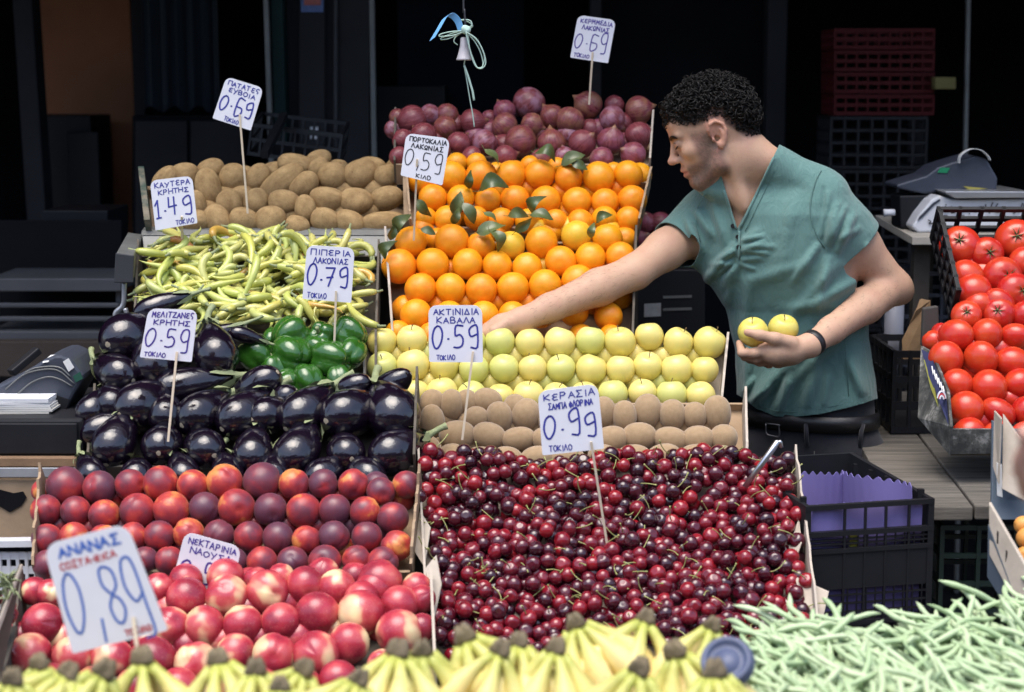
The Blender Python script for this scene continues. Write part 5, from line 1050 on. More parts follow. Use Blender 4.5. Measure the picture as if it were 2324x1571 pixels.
for i in RNG.choice(hv, min(len(hv), 300), replace=False):   # thick locks between the curls
    if L[i][2] < curl_low[i] + 2.0: continue
    p = Vector(V[i]); nn = (p - Vector(cen)).normalized(); a = Quaternion(nn, RH.uniform(0, 6.28)) @ nn.orthogonal().normalized(); mb.tube([p - nn * .002, p + nn * .006 + a * .004, p + nn * .011, p + nn * .013 - a * .006], [.005, .0048, .004, .001], 5, False)
ho = mesh('hair', [tuple(Vector(q) - man.location) for q in mb.v], mb.f, MAT['hair']); obj('hair', ho, man)
for i in RNG.choice(hv, 260, replace=False):   # stray curls that stand off the head
    p = Vector(V[i]); nn = (p - Vector(cen)).normalized(); a = Quaternion(nn, RH.uniform(0, 6.28)) @ nn.orthogonal().normalized(); b_ = nn.cross(a); k0 = min(1, max(.25, (L[i][2] - curl_low[i]) / 4)); ln = RH.uniform(.016, .032) * k0; r = RH.uniform(.003, .006)
    mb.tube([p + nn * (ln * k / 9) + a * (r * math.sin(k * 1.1)) + b_ * (r * math.cos(k * 1.1) - r) for k in range(10)], [.0007] * 9 + [.0003], 3, False)
hair_o = scene.objects['hair']; hair_o.data = mesh('hair', [tuple(Vector(q) - man.location) for q in mb.v], mb.f, MAT['hair'])
mh = MB()      # fine dark hair on the forearms
for A_, B_ in ((EL, WL), (ER, WR)):
    ax_ = (B_ - A_); ln_ = np.linalg.norm(ax_); ax_ = ax_ / ln_; tt = (V - A_) @ ax_; rad_ = V - A_ - tt[:, None] * ax_; dd = np.linalg.norm(rad_, axis=1); c_ = np.where((tt > .02) & (tt < ln_ - .02) & (dd < .07))[0]
    for i in RNG.choice(c_, min(len(c_), 420), replace=False):
        n_ = rad_[i] / dd[i]; d_ = ax_ + RNG.normal(0, .35, 3); L_ = RH.uniform(.007, .013); p = V[i]; mh.tube([p, p + n_ * .0018 + d_ * L_ * .5, p + n_ * .0022 + d_ * L_], [.00015, .00013, .00004], 3, False)
obj('arm_hair', mesh('arm_hair', [tuple(Vector(q) - man.location) for q in mh.v], mh.f, MAT['hair']), man)
# eyebrows and lashes
def face_pt(y, z, off=.0012):
    c = np.where(inhead & (np.abs(hy - y) < .4) & (np.abs(hz - z) < .4) & (hx > 4))[0]; w = L[c]; d = (w[:, 1] - y) ** 2 + (w[:, 2] - z) ** 2; k = c[d < d.min() + .05]; i = k[np.argmax(L[k][:, 0])]; return Vector(H0 + HM @ np.array([L[i][0], y, z]) * HS + HF * off) - man.location
for s in (1, -1):
    m = MB()
    for (z0, dz, rr_) in ((4.35, 0, .0026), (4.1, 0, .0026), (4.58, -.1, .0018)): m.tube(spline([face_pt(s * y, z0 + dz - q, .0006) for y, q in ((1.3, .28), (2.2, .02), (3.2, -.12), (4.2, .05), (5.0, .45))], 3), [rr_ * k for k in (.7, .9, 1, 1.05, 1.1, 1.1, 1.05, 1, .9, .8, .6, .45, .25)], 6, True)
    m.build('eyebrow', MAT['hair'], man, smooth=True)
    m = MB(); m.tube(spline([face_pt(s * y, z, .0008) for y, z in ((2.5, 1.62), (3.0, 1.52), (3.5, 1.52), (4.1, 1.75), (4.5, 2.0))], 3), [.0007] + [.0013] * 11 + [.0006], 5); m.build('eyelash', MAT['hair'], man, smooth=True)
    m = MB(); m.tube(spline([face_pt(s * y, z, .0002) for y, z in ((2.5, 2.9), (3.2, 3.0), (4.2, 2.75))], 3), [.0005, .0007, .0008, .0008, .0007, .0006, .0004], 5); m.build('lid_crease_shade', MAT['leather'], man, smooth=True)  # dark strand drawn in for the shade of the lid fold
# T-shirt
sh_ = Body(); sh_.custom(torso(.006, pv(1162, 1010, YT)[2], ZT + .02), (SX.mean(), YT, (ZT + ZB_) / 2), .5, .02); neck(sh_, .006)
EXL = SL + (EL - SL) * .62; EXR = SR + (ER - SR) * .62
sh_.chain([SL, EXL], [.058, .0575], .02, .06); sh_.chain([SR, EXR], [.057, .053], .02, .06)
FOLDS = [(1668, 560, 1600, 640, 5, 9), (1672, 575, 1740, 545, 5, 8), (1678, 590, 1730, 585, 4.5, 7), (1676, 600, 1640, 655, 5, 8), (1672, 560, 1725, 520, 3.5, 8), (1660, 600, 1615, 600, 4, 7), (1690, 560, 1760, 560, 4, 7), (1665, 620, 1650, 690, 3, 8), (1900, 470, 1880, 560, 6, 11), (1925, 500, 1900, 575, 5, 9), (1870, 430, 1868, 560, -3.5, 7), (1945, 520, 1905, 545, 4, 8),
 (1960, 690, 1790, 880, 6, 14), (1940, 640, 1830, 700, 5, 12), (1880, 760, 1700, 900, 5, 13), (1760, 860, 1700, 930, 6, 12), (1800, 840, 1760, 935, 6, 12), (1850, 830, 1830, 930, 5, 13), (1930, 820, 1960, 900, 5, 12), (1700, 800, 1690, 900, 5, 11), (1700, 640, 1690, 760, 4, 14), (1560, 500, 1590, 570, 5, 9), (1580, 480, 1620, 540, 4, 9), (1535, 540, 1580, 575, 4, 8), (1620, 470, 1650, 560, 3, 10), (1800, 450, 1770, 620, 2.5, 16), (1830, 600, 1700, 640, 3, 14), (1900, 600, 1760, 760, 3.5, 13), (1970, 560, 1960, 760, 4, 10), (1780, 700, 1900, 690, 2.5, 12), (1690, 545, 1735, 535, 5, 5), (1692, 570, 1745, 575, 5, 5), (1664, 570, 1628, 590, 5, 5), (1664, 590, 1632, 622, 5, 5), (1668, 605, 1640, 640, 4, 5), (1682, 600, 1715, 612, 4, 5), (1918, 470, 1890, 540, 5, 6), (1938, 490, 1915, 555, 4, 6), (1880, 440, 1862, 540, 4, 7), (1855, 560, 1800, 640, 5, 9), (1880, 590, 1850, 720, 4, 10), (1740, 880, 1700, 915, 6, 7), (1790, 870, 1772, 935, 5, 7), (1880, 860, 1870, 925, 4, 8), (1710, 860, 1690, 890, 5, 6)]
def folds(p):
    q = proj(p); d = np.zeros(len(p))
    for x0, y0, x1, y1, am, w in FOLDS:
        a = np.array([x0, y0]); ab = np.array([x1 - x0, y1 - y0]); t_ = np.clip((q - a) @ ab / (ab @ ab), 0, 1); ds = np.linalg.norm(q - a - t_[:, None] * ab, axis=1); d += -am * (.0028 if w >= 9 else .0021) * np.exp(-(ds / w) ** 2) * np.sin(np.pi * np.clip(t_ * .9 + .08, 0, 1)) ** .5
    d += .0012 * np.sin(q[:, 0] / 19 + q[:, 1] / 31) * np.sin(q[:, 1] / 23); loose = np.clip((q[:, 1] - 780) / 150, 0, 1); return d - .004 * loose - .003 * loose * np.sin(q[:, 0] / 17)
sh_.custom(folds, (SX.mean(), YT, 1.2), 2, .01, 'd')
V2, Q2 = nets(sh_, (.25, 3.95, .85), (.98, 4.56, 1.68), .003); V2 = relax(V2, Q2, 1, .4)
def g_shirt(V_):
    q = proj(V_); x, y = q[:, 0], q[:, 1]; hem = np.interp(x, [1650, 1690, 1720, 1760, 1800, 1860, 1930, 2000], [880, 905, 928, 944, 946, 940, 924, 902]) - y
    def half(a, b): return ((b[0] - a[0]) * (y - a[1]) - (b[1] - a[1]) * (x - a[0])) / math.hypot(b[0] - a[0], b[1] - a[1])
    front = (V_[:, 1] - YT) * 1.0 - .35 * (V_[:, 0] - SX[-1]) < .0
    l1 = -half((1646, 428), (1674, 520)); l2 = -half((1674, 520), (1757, 352)); vee = np.minimum(l1, l2); bk = np.maximum(half((1640, 436), (1757, 353)), 1634 - x)
    neckg = np.where(front, np.maximum(-vee, 0) - np.maximum(vee, 0), bk); k = hem
    k = np.minimum(k, neckg)
    for S0, E0, tt in ((SL, EL, .44), (SR, ER, .43)):
        ax = (E0 - S0); ln = np.linalg.norm(ax); ax = ax / ln; t_ = (V_ - S0) @ ax; near = np.linalg.norm(V_ - S0 - t_[:, None] * ax, axis=1) < .10; k = np.minimum(k, np.where(near & (t_ > .04), (tt * ln - t_) * 1000, 100))
    return k
V3, T3 = clip(V2, Q2, g_shirt); so = obj('t_shirt', np_mesh('t_shirt', V3 - np.array(man.location), T3, MAT['shirt']), man)
md = so.modifiers.new('s', 'SOLIDIFY'); md.thickness = .0025; md.offset = 1
def on_shirt(px, py):
    d = np.linalg.norm(proj(V3) - np.array([px, py]), axis=1); c = np.where(d < 6)[0]; c = c if len(c) else np.array([d.argmin()]); return Vector(P(px, py, V3[c, 1].min() - .002)) - man.location
def ribbon_on(pts, r, name, mat, par, n=6): 
    m = MB(); m.tube([on_shirt(*q) for q in pts], r, n); return m.build(name, mat, par, smooth=True)
lerp2 = lambda a, b, n: [(a[0] + (b[0] - a[0]) * i / n, a[1] + (b[1] - a[1]) * i / n) for i in range(n + 1)]
ribbon_on(lerp2((1678, 524), (1677, 588), 8), .0028, 'placket', MAT['shirt'], so)
MAT['seam'] = plain('dark teal seam', (.085, .17, .155), .9, .1, 40)
for nm, pts, r in (('neck_band', lerp2((1756, 358), (1680, 518), 14), .0030), ('neck_band', lerp2((1643, 432), (1671, 520), 10), .0030)): ribbon_on(pts, r, nm, MAT['shirt'], so)
for nm, pts, r in (('armhole_seam', [(1864, 386), (1855, 402), (1849, 418), (1844, 434), (1841, 450), (1839, 466), (1839, 482), (1841, 498), (1846, 514), (1852, 530), (1860, 546), (1872, 564)], .0013), ('armhole_seam', [(1600, 440), (1584, 470), (1580, 510), (1590, 550)], .0012), ('neck_seam', [(q[0] + 11, q[1] + 5) for q in lerp2((1752, 372), (1680, 520), 12)], .0008), ('side_seam', [(1906, 700), (1915, 760), (1922, 830), (1926, 900)], .0008), ('hem_seam', [(1700, 903), (1725, 922), (1760, 933), (1800, 935), (1860, 929), (1930, 913), (1975, 900)], .0008)): ribbon_on(pts, r, nm, MAT['seam'], so)
for b_ in ((1663, 513), (1674, 538), (1676, 561)):
    m = MB(); c = on_shirt(*b_); m.tube([c + Vector((0, .001, 0)), c + Vector((0, -.0035, 0))], .0052, 10); m.build('button', MAT['leather'], so)
# jeans, belt
jn = Body(); jn.custom(torso(.001, ZB_ - .10, pv(1162, 860, YT)[2]), (SX[0], YT, .85), .35, .02); legs(jn, .012)
V4, Q4 = nets(jn, (.45, 4.0, .03), (1.05, 4.5, 1.06), .006); zt = pv(1162, 885, YT)[2]; V4, T4 = clip(V4, Q4, lambda q: np.minimum(zt - q[:, 2], q[:, 2] - .08)); jo = obj('jeans', np_mesh('jeans', V4 - np.array(man.location), T4, MAT['denim']), man)
def ring(z, off, n=64):
    a = np.interp(z, SZ, SA) + off; b = np.interp(z, SZ, SB) + off; cx = np.interp(z, SZ, SX); out = []
    for i in range(n + 1):
        w = 2 * math.pi * i / n; c, s = math.cos(w), math.sin(w); k = (abs(c) ** 2.3 + abs(s) ** 2.3) ** (-1 / 2.3); q = np.array([cx, YT, z]) + tl * c * k * a + tf * s * k * b; out.append(Vector(q) - man.location)
    return out
zb = pv(1162, 960, YT)[2]; mb = MB(); r0, r1 = ring(zb, .0065), ring(zb + .036, .0065)
mb.v = r0[:64] + r1[:64]; mb.f = [(i, (i + 1) % 64, 64 + (i + 1) % 64, 64 + i) for i in range(64)]
be = mb.build('belt', MAT['leather'], man, smooth=True); be.modifiers.new('s', 'SOLIDIFY').thickness = .004
def on_ring(px, py, off=.012):
    q = ring(pv(px, py, YT)[2], off); w = min(q, key=lambda c: (abs(proj(np.array([c + man.location]))[0][0] - px) + (1e4 if (c + man.location).y > YT else 0))); return w
c = [on_ring(*p) for p in ((1744, 950), (1745, 972), (1760, 976), (1774, 974), (1775, 954), (1760, 950), (1744, 950))]; m = MB(); m.tube(spline(c, 4), .0020, 6); m.build('buckle', plain('dull buckle metal', (.16, .16, .17), .4, .2, 30, metal=.8), be, smooth=True)
for x in (1830, 1955): m = MB(); m.tube([on_ring(x, 942, .008), on_ring(x, 960, .015), on_ring(x + 1, 992, .008)], .005, 6); m.build('belt_loop', MAT['denim'], jo, smooth=True)
m = MB(); m.tube(spline([on_ring(1842, 1002, .009), on_ring(1846, 1025, .010), on_ring(1865, 1042, .010), on_ring(1900, 1050, .009)], 4), .0012, 5); m.build('stitching', plain('pale stitching', (.16, .15, .13), .8), jo)
# wrist band
wd = (WL - EL) / np.linalg.norm(WL - EL); wc = WL - wd * .012; mb = MB(); ww = Vector(wd); x_ = ww.orthogonal().normalized(); y_ = ww.cross(x_)
pr = [(.0280, -.009), (.0297, -.007), (.0297, .007), (.0280, .009)]
for r, z in pr:
    for j in range(28): a = 2 * math.pi * j / 28; mb.v.append(Vector(wc) + ww * z + (x_ * math.cos(a) + y_ * math.sin(a)) * r - man.location)
for i in range(3):
    for j in range(28): a = i * 28 + j; b_ = i * 28 + (j + 1) % 28; mb.f.append((a, b_, b_ + 28, a + 28))
wb = mb.build('wrist_band', MAT['leather'], man, smooth=True); wb.modifiers.new('s', 'SOLIDIFY').thickness = .002
for k, (a, Yz) in enumerate(((A1, 0), (A2, 0))):
    put('apple', APPLES[k], a[0], a[1], 36, a[2], basis((-.2 + .3 * k, -.55, 1), 1.0 + k), 'yellow apple held in his hand ' + ('under the thumb' if k == 0 else 'next to the wrist'), 'apple', 'apples held by the man', (.70, .58, .10), parts=[('stem', APPLE_STEM)])
# ------------------------------------------------------------------ smaller things round the stall
def extrude(name, pts, Y, dv, mat, parent=None, bevel=.003):
    """outline in picture coordinates at distance Y, pushed back by dv"""
    off = parent.location if parent else Vector(); a = [P(x, y, Y) - off for x, y in pts]; n = len(a); dv = Vector(dv)
    mb = MB(); mb.v = [tuple(q) for q in a] + [tuple(q + dv) for q in a]; mb.f = [tuple(range(n - 1, -1, -1)), tuple(range(n, 2 * n))] + [(i, (i + 1) % n, n + (i + 1) % n, n + i) for i in range(n)]
    o = mb.build(name, mat, parent, None if parent else sum((Vector(q) for q in a), Vector()) / n); 
    if bevel: m = o.modifiers.new('b', 'BEVEL'); m.width = bevel; m.segments = 2; m.limit_method = 'ANGLE'
    return o
def quadpanel(name, pts, dv, mat, parent):
    a = [P(*p) - parent.location for p in pts]; return MB().hexa(a, [q + Vector(dv) for q in a]).build(name, mat, parent, bevel=.0015)
MAT['navy_plastic'] = plain('navy grey plastic', (.045, .052, .072), .42, .25, 12, .08)
MAT['lcd'] = plain('green display', (.02, .09, .06), .2, .2, 20)
# --- cash machine, drawer, counter on the left
zl = lambda *q: [(a * .4016, 498 + b * .4016) for a, b in q]
ct = empty('counter_shelf', P(60, 1070, 3.6), 'worn wooden counter with a metal edge beside the aubergines', 'counter')
quadpanel('board', [(-60, 1060, 3.62), (176, 1060, 3.62), (200, 1000, 4.05), (-60, 1000, 4.05)], (0, 0, .018), plain('worn wood', (.20, .12, .065), .8, .5, 14, .3), ct)
quadpanel('metal_edge', [(-60, 1084, 3.61), (178, 1084, 3.61), (178, 1062, 3.61), (-60, 1062, 3.61)], (0, .006, 0), MAT['pale_metal'], ct)
for x in (-40, 150): o = MB().bar(P(x, 1083, 3.7) - ct.location, Vector((P(x, 1083, 3.7).x, 3.7, .001)) - ct.location, .04).build('leg', MAT['wood_dark'], ct)
dr = empty('cash_box', P(80, 1042, 3.66), 'flat black cash box on the worn counter', 'cash box')
z0, z1 = P(80, 1044, 3.66).z, P(80, 953, 3.66).z; x0, x1 = P(-60, 1000, 3.66).x, P(189, 1000, 3.66).x
MB().box(((x0 + x1) / 2 - dr.location.x, .20, (z1 - z0) / 2), (x1 - x0, .4, z1 - z0)).build('body', MAT['black_plastic'], dr, bevel=.006); MB().box(((x0 + x1) / 2 - dr.location.x, -.004, (z1 - z0) * .52), (x1 - x0 - .02, .008, (z1 - z0) * .78)).build('drawer_front', MAT['black_plastic'], dr, bevel=.003)
cm = empty('cash_machine', P(80, 935, 3.78), 'dark grey cash machine with small green display and paper labels', 'cash machine')
extrude('body', zl((-60, 1010), (-60, 960), (0, 935), (60, 905), (160, 850), (250, 792), (310, 768), (345, 768), (400, 790), (468, 878), (474, 905), (420, 985), (370, 1080), (250, 1090), (-60, 1090)), 3.78, (0, .16, 0), MAT['navy_plastic'], cm, .006)
extrude('base_panel', zl((150, 1010), (220, 985), (300, 990), (395, 1020), (370, 1080), (160, 1085)), 3.777, (0, .003, 0), MAT['black_plastic'], cm, 0)
for r in ([(30, 960), (130, 880), (230, 850), (330, 855), (420, 930)], [(100, 985), (180, 920), (270, 890), (340, 905), (410, 945)], [(140, 865), (210, 838), (330, 835), (400, 890)]):
    m = MB(); m.tube(spline([P(*q, 3.777) - cm.location for q in zl(*r)], 5), .0016, 5); m.build('trim_line', MAT['grey_metal'], cm, smooth=True)
extrude('display', zl((412, 888), (450, 862), (468, 900), (428, 922)), 3.777, (0, .003, 0), MAT['lcd'], cm, 0)
a = zl((355, 805), (385, 785), (418, 838), (388, 862)); extrude('label', a, 3.777, (0, .003, 0), MAT['paper'], cm, 0)
quadpanel('label', [(*zl((238, 812))[0], 3.776), (*zl((270, 808))[0], 3.776), (*zl((330, 768))[0], 3.80), (*zl((285, 772))[0], 3.80)], (0, .002, .002), MAT['paper'], cm)
hd = MB(); hd.bar(P(*zl((60, 868))[0], 3.9), P(*zl((215, 738))[0], 3.95), .022, .016); tag(hd.build('black_lever', MAT['black_plastic'], None, P(*zl((60, 868))[0], 3.9), bevel=.003), 'black bar handle sticking up behind the cash machine', 'handle')
pk = empty('paper_pad', P(50, 948, 3.72), 'thick pad of receipts lying on the black cash box', 'paper pad'); rr = random.Random(8)
for i in range(9):
    z = i * .0045; o = MB().box((-.04 + rr.uniform(-.004, .004), .05, z + .002), (.20, .11, .004)).build('sheet', plain('receipt %d' % i, (.50 + .03 * i, .47 + .035 * i, .38 + .05 * i), .8, .15, 40), pk); o.rotation_euler.z = rr.uniform(-.03, .03)
# --- kraft box with a heart shaped hand hole, white basket
kb = empty('kraft_box', P(50, 1225, 3.62), 'brown cardboard box with dark heart shaped hand hole under the counter', 'box'); extrude('wall', [(-60, 1228), (-60, 1088), (150, 1088), (150, 1228)], 3.62, (0, .2, 0), MAT['cardboard'], kb, .002)
extrude('hand_hole', [(-40, 1118), (0, 1112), (30, 1120), (52, 1116), (60, 1130), (48, 1148), (22, 1163), (0, 1150), (-40, 1150)], 3.617, (0, .0025, 0), MAT['wall_dark'], kb, 0)
wbk = empty('white_basket', P(50, 1330, 3.40), 'white plastic basket beside the dark nectarine crate', 'basket'); m = MB(); lattice(m, P(-40, 1400, 3.40) - wbk.location, P(88, 1400, 3.40) - P(-40, 1400, 3.40), (0, 0, .125), 6, 4, (0, .008, 0), .006, .014); m.build('front_panel', MAT['white_plastic'], wbk)
m = MB(); m.bar(P(-40, 1232, 3.40) - wbk.location, P(88, 1230, 3.40) - wbk.location, .03, .012); m.build('rim', MAT['white_plastic'], wbk)
# --- crate with grapes at the left edge
gc = empty('grape_crate', P(0, 1540, 2.95), 'dark cardboard crate at the edge with grapes and green sprigs', 'crate')
quadpanel('side_panel', [(2, 1545, 2.92), (52, 1290, 3.05), (48, 1282, 3.05), (-12, 1420, 2.92)], (-.006, .012, 0), MAT['cardboard_dark'], gc); quadpanel('torn_edge', [(-8, 1440, 2.91), (48, 1288, 3.04), (46, 1280, 3.04), (-12, 1424, 2.91)], (.003, .004, 0), MAT['cardboard_pale'], gc)
quadpanel('base', [(-120, 1560, 2.9), (0, 1560, 2.9), (40, 1420, 3.06), (-120, 1420, 3.06)], (0, .004, -.006), MAT['cardboard_dark'], gc)
for i in range(14):
    x, y = rr.uniform(-30, 28), rr.uniform(1350, 1440); o = bpy.data.objects.new('grape', CHERRIES[i % 3]); o.location = P(x, y, 2.98 + (1440 - y) / 900); o.scale = (.012,) * 3; link(o); tag(o, 'dark grape in the crate at the edge of the picture', 'grape', 'grapes in the edge crate')
for i in range(7):
    x, y = rr.uniform(-10, 30), rr.uniform(1310, 1360); p = P(x, y, 2.97); m = MB()
    for k in range(5): d = Vector((rr.uniform(-1, 1), rr.uniform(-.4, .2), rr.uniform(-.3, 1))).normalized(); m.tube([p, p + d * .012 + Vector((0, 0, .004)), p + d * .026], [.0022, .002, .0006], 5)
    tag(m.build('grape_stalk', MAT['calyx'], None, p, True), 'green forked stalk on the grapes at the edge', 'stalk', 'stalks on the grapes')
# --- purple lined crate
zp = lambda x, y: (1660 + x * .3872, 962.8 + y * .3872)
t = NT('purple paper', .8); t.col(t.mix(t.noise(9, 4), (.17, .14, .37), (.23, .19, .46))); MAT['purple'] = t.m
pc = empty('lined_crate', P(1960, 1415, 3.45), 'black plastic crate lined with purple scalloped paper beside the cherries', 'crate'); O = pc.location
fl, fr = P(1822, 1425, 3.44) - O, P(2112, 1405, 3.47) - O; up = Vector((0, .0, P(1960, 1140, 3.45).z - P(1960, 1415, 3.45).z)); bk = Vector((-.10, .30, .0)); bl, br = fl + bk + Vector((-.0, 0, 0)), fr + bk; m = MB(); ex = fr - fl
def fpt(u, v): return fl + ex * u + up * v
def fbar(u0, v0, u1, v1, m, d=.012, y=0): q = [fpt(u0, v0), fpt(u1, v0), fpt(u1, v1), fpt(u0, v1)]; q = [a + Vector((0, y, 0)) for a in q]; m.hexa(q, [a + Vector((0, d, 0)) for a in q])
for v0, v1 in ((.96, 1.0), (.74, .78), (.60, .635), (.30, .60), (0, .035)): fbar(0, v0, 1, v1, m, .012 if v1 - v0 < .1 else .006, -.003 if v1 - v0 < .1 else 0)
for u in (0, .30, .46, .62, .80, .955): fbar(u, .0, u + (.045 if u in (0, .955) else .016), .99, m, .012, -.002)
for u in np.linspace(.34, .92, 9): fbar(u, .03, u + .008, .30, m, .008); fbar(u, .63, u + .008, .745, m, .008)
for v in (.10, .17, .24, .665, .70): fbar(.05, v, .96, v + .012, m, .007)
m.build('front_panel', MAT['black_plastic'], pc)
for nm, a, b, th in (('side_panel', fr, br, Vector((-.01, 0, 0))), ('side_panel', fl, bl, Vector((.01, 0, 0))), ('back_panel', bl, br, Vector((0, .01, 0)))):
    m = MB(); m.hexa([a, b, b + up * 1.12, a + up * 1.0] if nm != 'back_panel' else [a, b, b + up * 1.12, a + up * 1.12], [q + th for q in ([a, b, b + up * 1.12, a + up] if nm != 'back_panel' else [a, b, b + up * 1.12, a + up * 1.12])])
    for k in range(5): c = a.lerp(b, (k + .5) / 5) + th * (1.05 if th.y else 1); m.bar(c, c + up * 1.05, .012)
    m.build(nm, MAT['black_plastic'], pc)
MB().hexa([fl, fr, br, bl], [q + Vector((0, 0, .006)) for q in (fl, fr, br, bl)]).build('base', MAT['black_plastic'], pc)
def scallop(a, b, h0, h1, n, amp, seed, lean=Vector()):
    r = random.Random(seed); v = []; N = n * 6
    for i in range(N + 1):
        u = i / N; w = amp * (.5 - .5 * math.cos(2 * math.pi * u * n) + .15 * r.random()); p = a.lerp(b, u); wob = lean * (.5 + .5 * math.sin(7 * u + seed)); v += [p, p + h0.lerp(h1, u) * .5 + wob * .4, p + h0.lerp(h1, u) + Vector((0, 0, w)) + wob]
    f = [];  
    for i in range(N):
        k = 3 * i; f += [(k, k + 3, k + 4, k + 1), (k + 1, k + 4, k + 5, k + 2)]
    return v, f
def sheet(name, vf, mat, parent, th=.0012):
    o = obj(name, mesh(name, *vf, mat, False), parent); o.modifiers.new('s', 'SOLIDIFY').thickness = th; return o
i_ = Vector((.0, .022, .008)); sheet('paper_liner', scallop(fl + i_ + Vector((.015, 0, 0)), fr + i_ - Vector((.02, 0, 0)), up * .93, up * .90, 12, .010, 1, Vector((0, -.012, 0))), MAT['purple'], pc)
sheet('paper_liner', scallop(bl + Vector((.02, -.03, .008)), br + Vector((-.02, -.03, .008)), up * .98, up * .93, 13, .008, 2, Vector((0, -.02, 0))), MAT['purple'], pc)
sheet('paper_liner', scallop(fr + Vector((-.028, .02, .008)), br + Vector((-.028, -.03, .008)), up * 1.04, up * .93, 10, .008, 3, Vector((-.02, 0, 0))), MAT['purple'], pc)
for x, y in ((2030, 1110), (1950, 1118)): pass
tag(extrude('lemon_piece', [(1926, 1216), (1946, 1214), (1948, 1262), (1930, 1266)], 3.462, (0, .005, 0), plain('yellow wrapper', (.55, .5, .08), .6)), 'bright yellow scrap seen through the purple lined crate', 'scrap')
# scoop handle
sc = empty('scoop', P(1712, 1082, 3.5), 'shiny metal scoop handle sticking out of the purple lined crate', 'scoop'); a, b = P(1690, 1105, 3.5) - sc.location, P(1765, 1003, 3.5) - sc.location; m = MB(); m.tube([a, a.lerp(b, .5) + Vector((0, -.002, 0)), b, b + (b - a).normalized() * .003], [.0055, .0058, .0062, .003], 12); m.build('handle', MAT['steel'], sc, smooth=True)
m = MB(); m.tube(spline([b + Vector((-.003, 0, -.006)), b + Vector((.004, -.003, .001)), b + Vector((.0075, 0, -.010))], 4), .004, 8); m.build('end_loop', MAT['steel'], sc, smooth=True)
# --- weathered bench on the right, crates below and on it
bz = P(2100, 1145, 3.55).z; wbn = empty('plank_bench', (1.0, 4.0, bz), 'weathered grey plank bench beside the man under the tomatoes', 'bench'); W0 = wbn.location
def plank(x0a, x1a, x0b, x1b, ya, yb, dz): a = [Vector((x0a, ya, bz + dz)), Vector((x1a, ya, bz + dz)), Vector((x1b, yb, bz + dz)), Vector((x0b, yb, bz + dz))]; MB().hexa([q - W0 for q in a], [q - W0 - Vector((0, 0, .028)) for q in a]).build('plank', MAT['board'], wbn, bevel=.003)
plank(.745, .90, .86, 1.0, 3.53, 4.9, 0); plank(.904, 1.15, 1.004, 1.25, 3.53, 4.9, .002); plank(1.154, 1.5, 1.254, 1.6, 3.53, 4.9, -.002)
for x, y in ((.85, 3.7), (1.45, 3.7), (.95, 4.8), (1.5, 4.8)): MB().bar(Vector((x, y, .001)) - W0, Vector((x, y, bz - .028)) - W0, .05).build('leg', MAT['wood_dark'], wbn)
MAT['dark_green_plastic'] = plain('dark green plastic', (.008, .020, .016), .45, .3, 10)
for i in range(2): plastic_crate(Vector((P(2128, 1400, 3.56).x, 3.56, bz - .03 - .30 * (i + 1) - .01)), (.30, 0, 0), (0, .4, 0), (0, 0, .295), 4, 5, 5, MAT['dark_green_plastic'], 'dark green plastic crate under the plank bench, ' + ('upper one', 'lower one')[i], 'dark green crates under the bench')
# tomatoes: black crate above, printed carton below
q, n = crate_frame('tomato', 2160, 2480, 2136, 2480, .055, .03, 20, 40)
p0, p1 = [P(2185, 700, depth('tomato', 700)) - n * .055, P(2500, 700, depth('tomato', 700)) - n * .055]; e = q[3] - p0
tc = plastic_crate(p0 - Vector((.02, 0, 0)), p1 - p0, (P(2138, 500, 4.25) - n * .055) - p0, n * .10, 6, 6, 3, MAT['black_plastic'], 'black plastic crate holding the upper tomatoes')
for k in [k for k in tc.children if k.name.startswith('front_panel')]: bpy.data.objects.remove(k)
cb = empty('printed_carton', P(2155, 1031, 3.76), 'worn printed carton holding the lower tomatoes', 'crate')
Q0 = [(2083, 948, 3.86), (2155, 1033, 3.72), (2157, 968, 3.70), (2150, 888, 3.78), (2114, 800, 3.95), (2090, 786, 4.0)]; a = [P(*k) - cb.location for k in Q0]; mb = MB(); mb.v = [tuple(k) for k in a] + [tuple(k + Vector((.006, .003, 0))) for k in a]; mb.f = [(5, 4, 3, 2, 1, 0), (6, 7, 8, 9, 10, 11)] + [(i, (i + 1) % 6, 6 + (i + 1) % 6, 6 + i) for i in range(6)]; mb.build('side_panel', MAT['peeling'], cb)
def printed(name, pts, mat): a = [P(*k) - cb.location + Vector((-.002, -.004, 0)) for k in pts]; mb = MB(); mb.add(a, [tuple(range(len(a)))]); mb.build(name, mat, cb)
printed('print_band', [(2092, 792, 3.985), (2113, 803, 3.942), (2148, 889, 3.772), (2155, 966, 3.695), (2130, 905, 3.80), (2104, 840, 3.91)], plain('navy print', (.025, .03, .09), .6)); 
cb2 = [P(*k) - cb.location + Vector((-.003, -.006, 0)) for k in [(2098, 815, 3.95), (2104, 818, 3.94), (2118, 860, 3.87), (2128, 898, 3.80), (2132, 925, 3.77), (2114, 880, 3.85)]]; MB().add(cb2, [tuple(range(6))]).build('print_stripe', plain('olive print', (.20, .20, .035), .6), cb)
for k, (col, r) in enumerate((((.75, .75, .78), 13), ((.45, .03, .04), 9), ((.75, .75, .78), 6))):
    pts = [P(2139 + r * .7 * math.cos(t_), 905 - r * 1.2 * math.sin(t_) * 1.2, 3.765 - .0015 * k) - cb.location + Vector((-.004, -.009 - .001 * k, 0)) for t_ in np.linspace(.1, 3.0, 9)]; m = MB(); m.tube(pts, .0022, 4); m.build('print_arc', plain('print colour %d' % k, col, .6), cb)
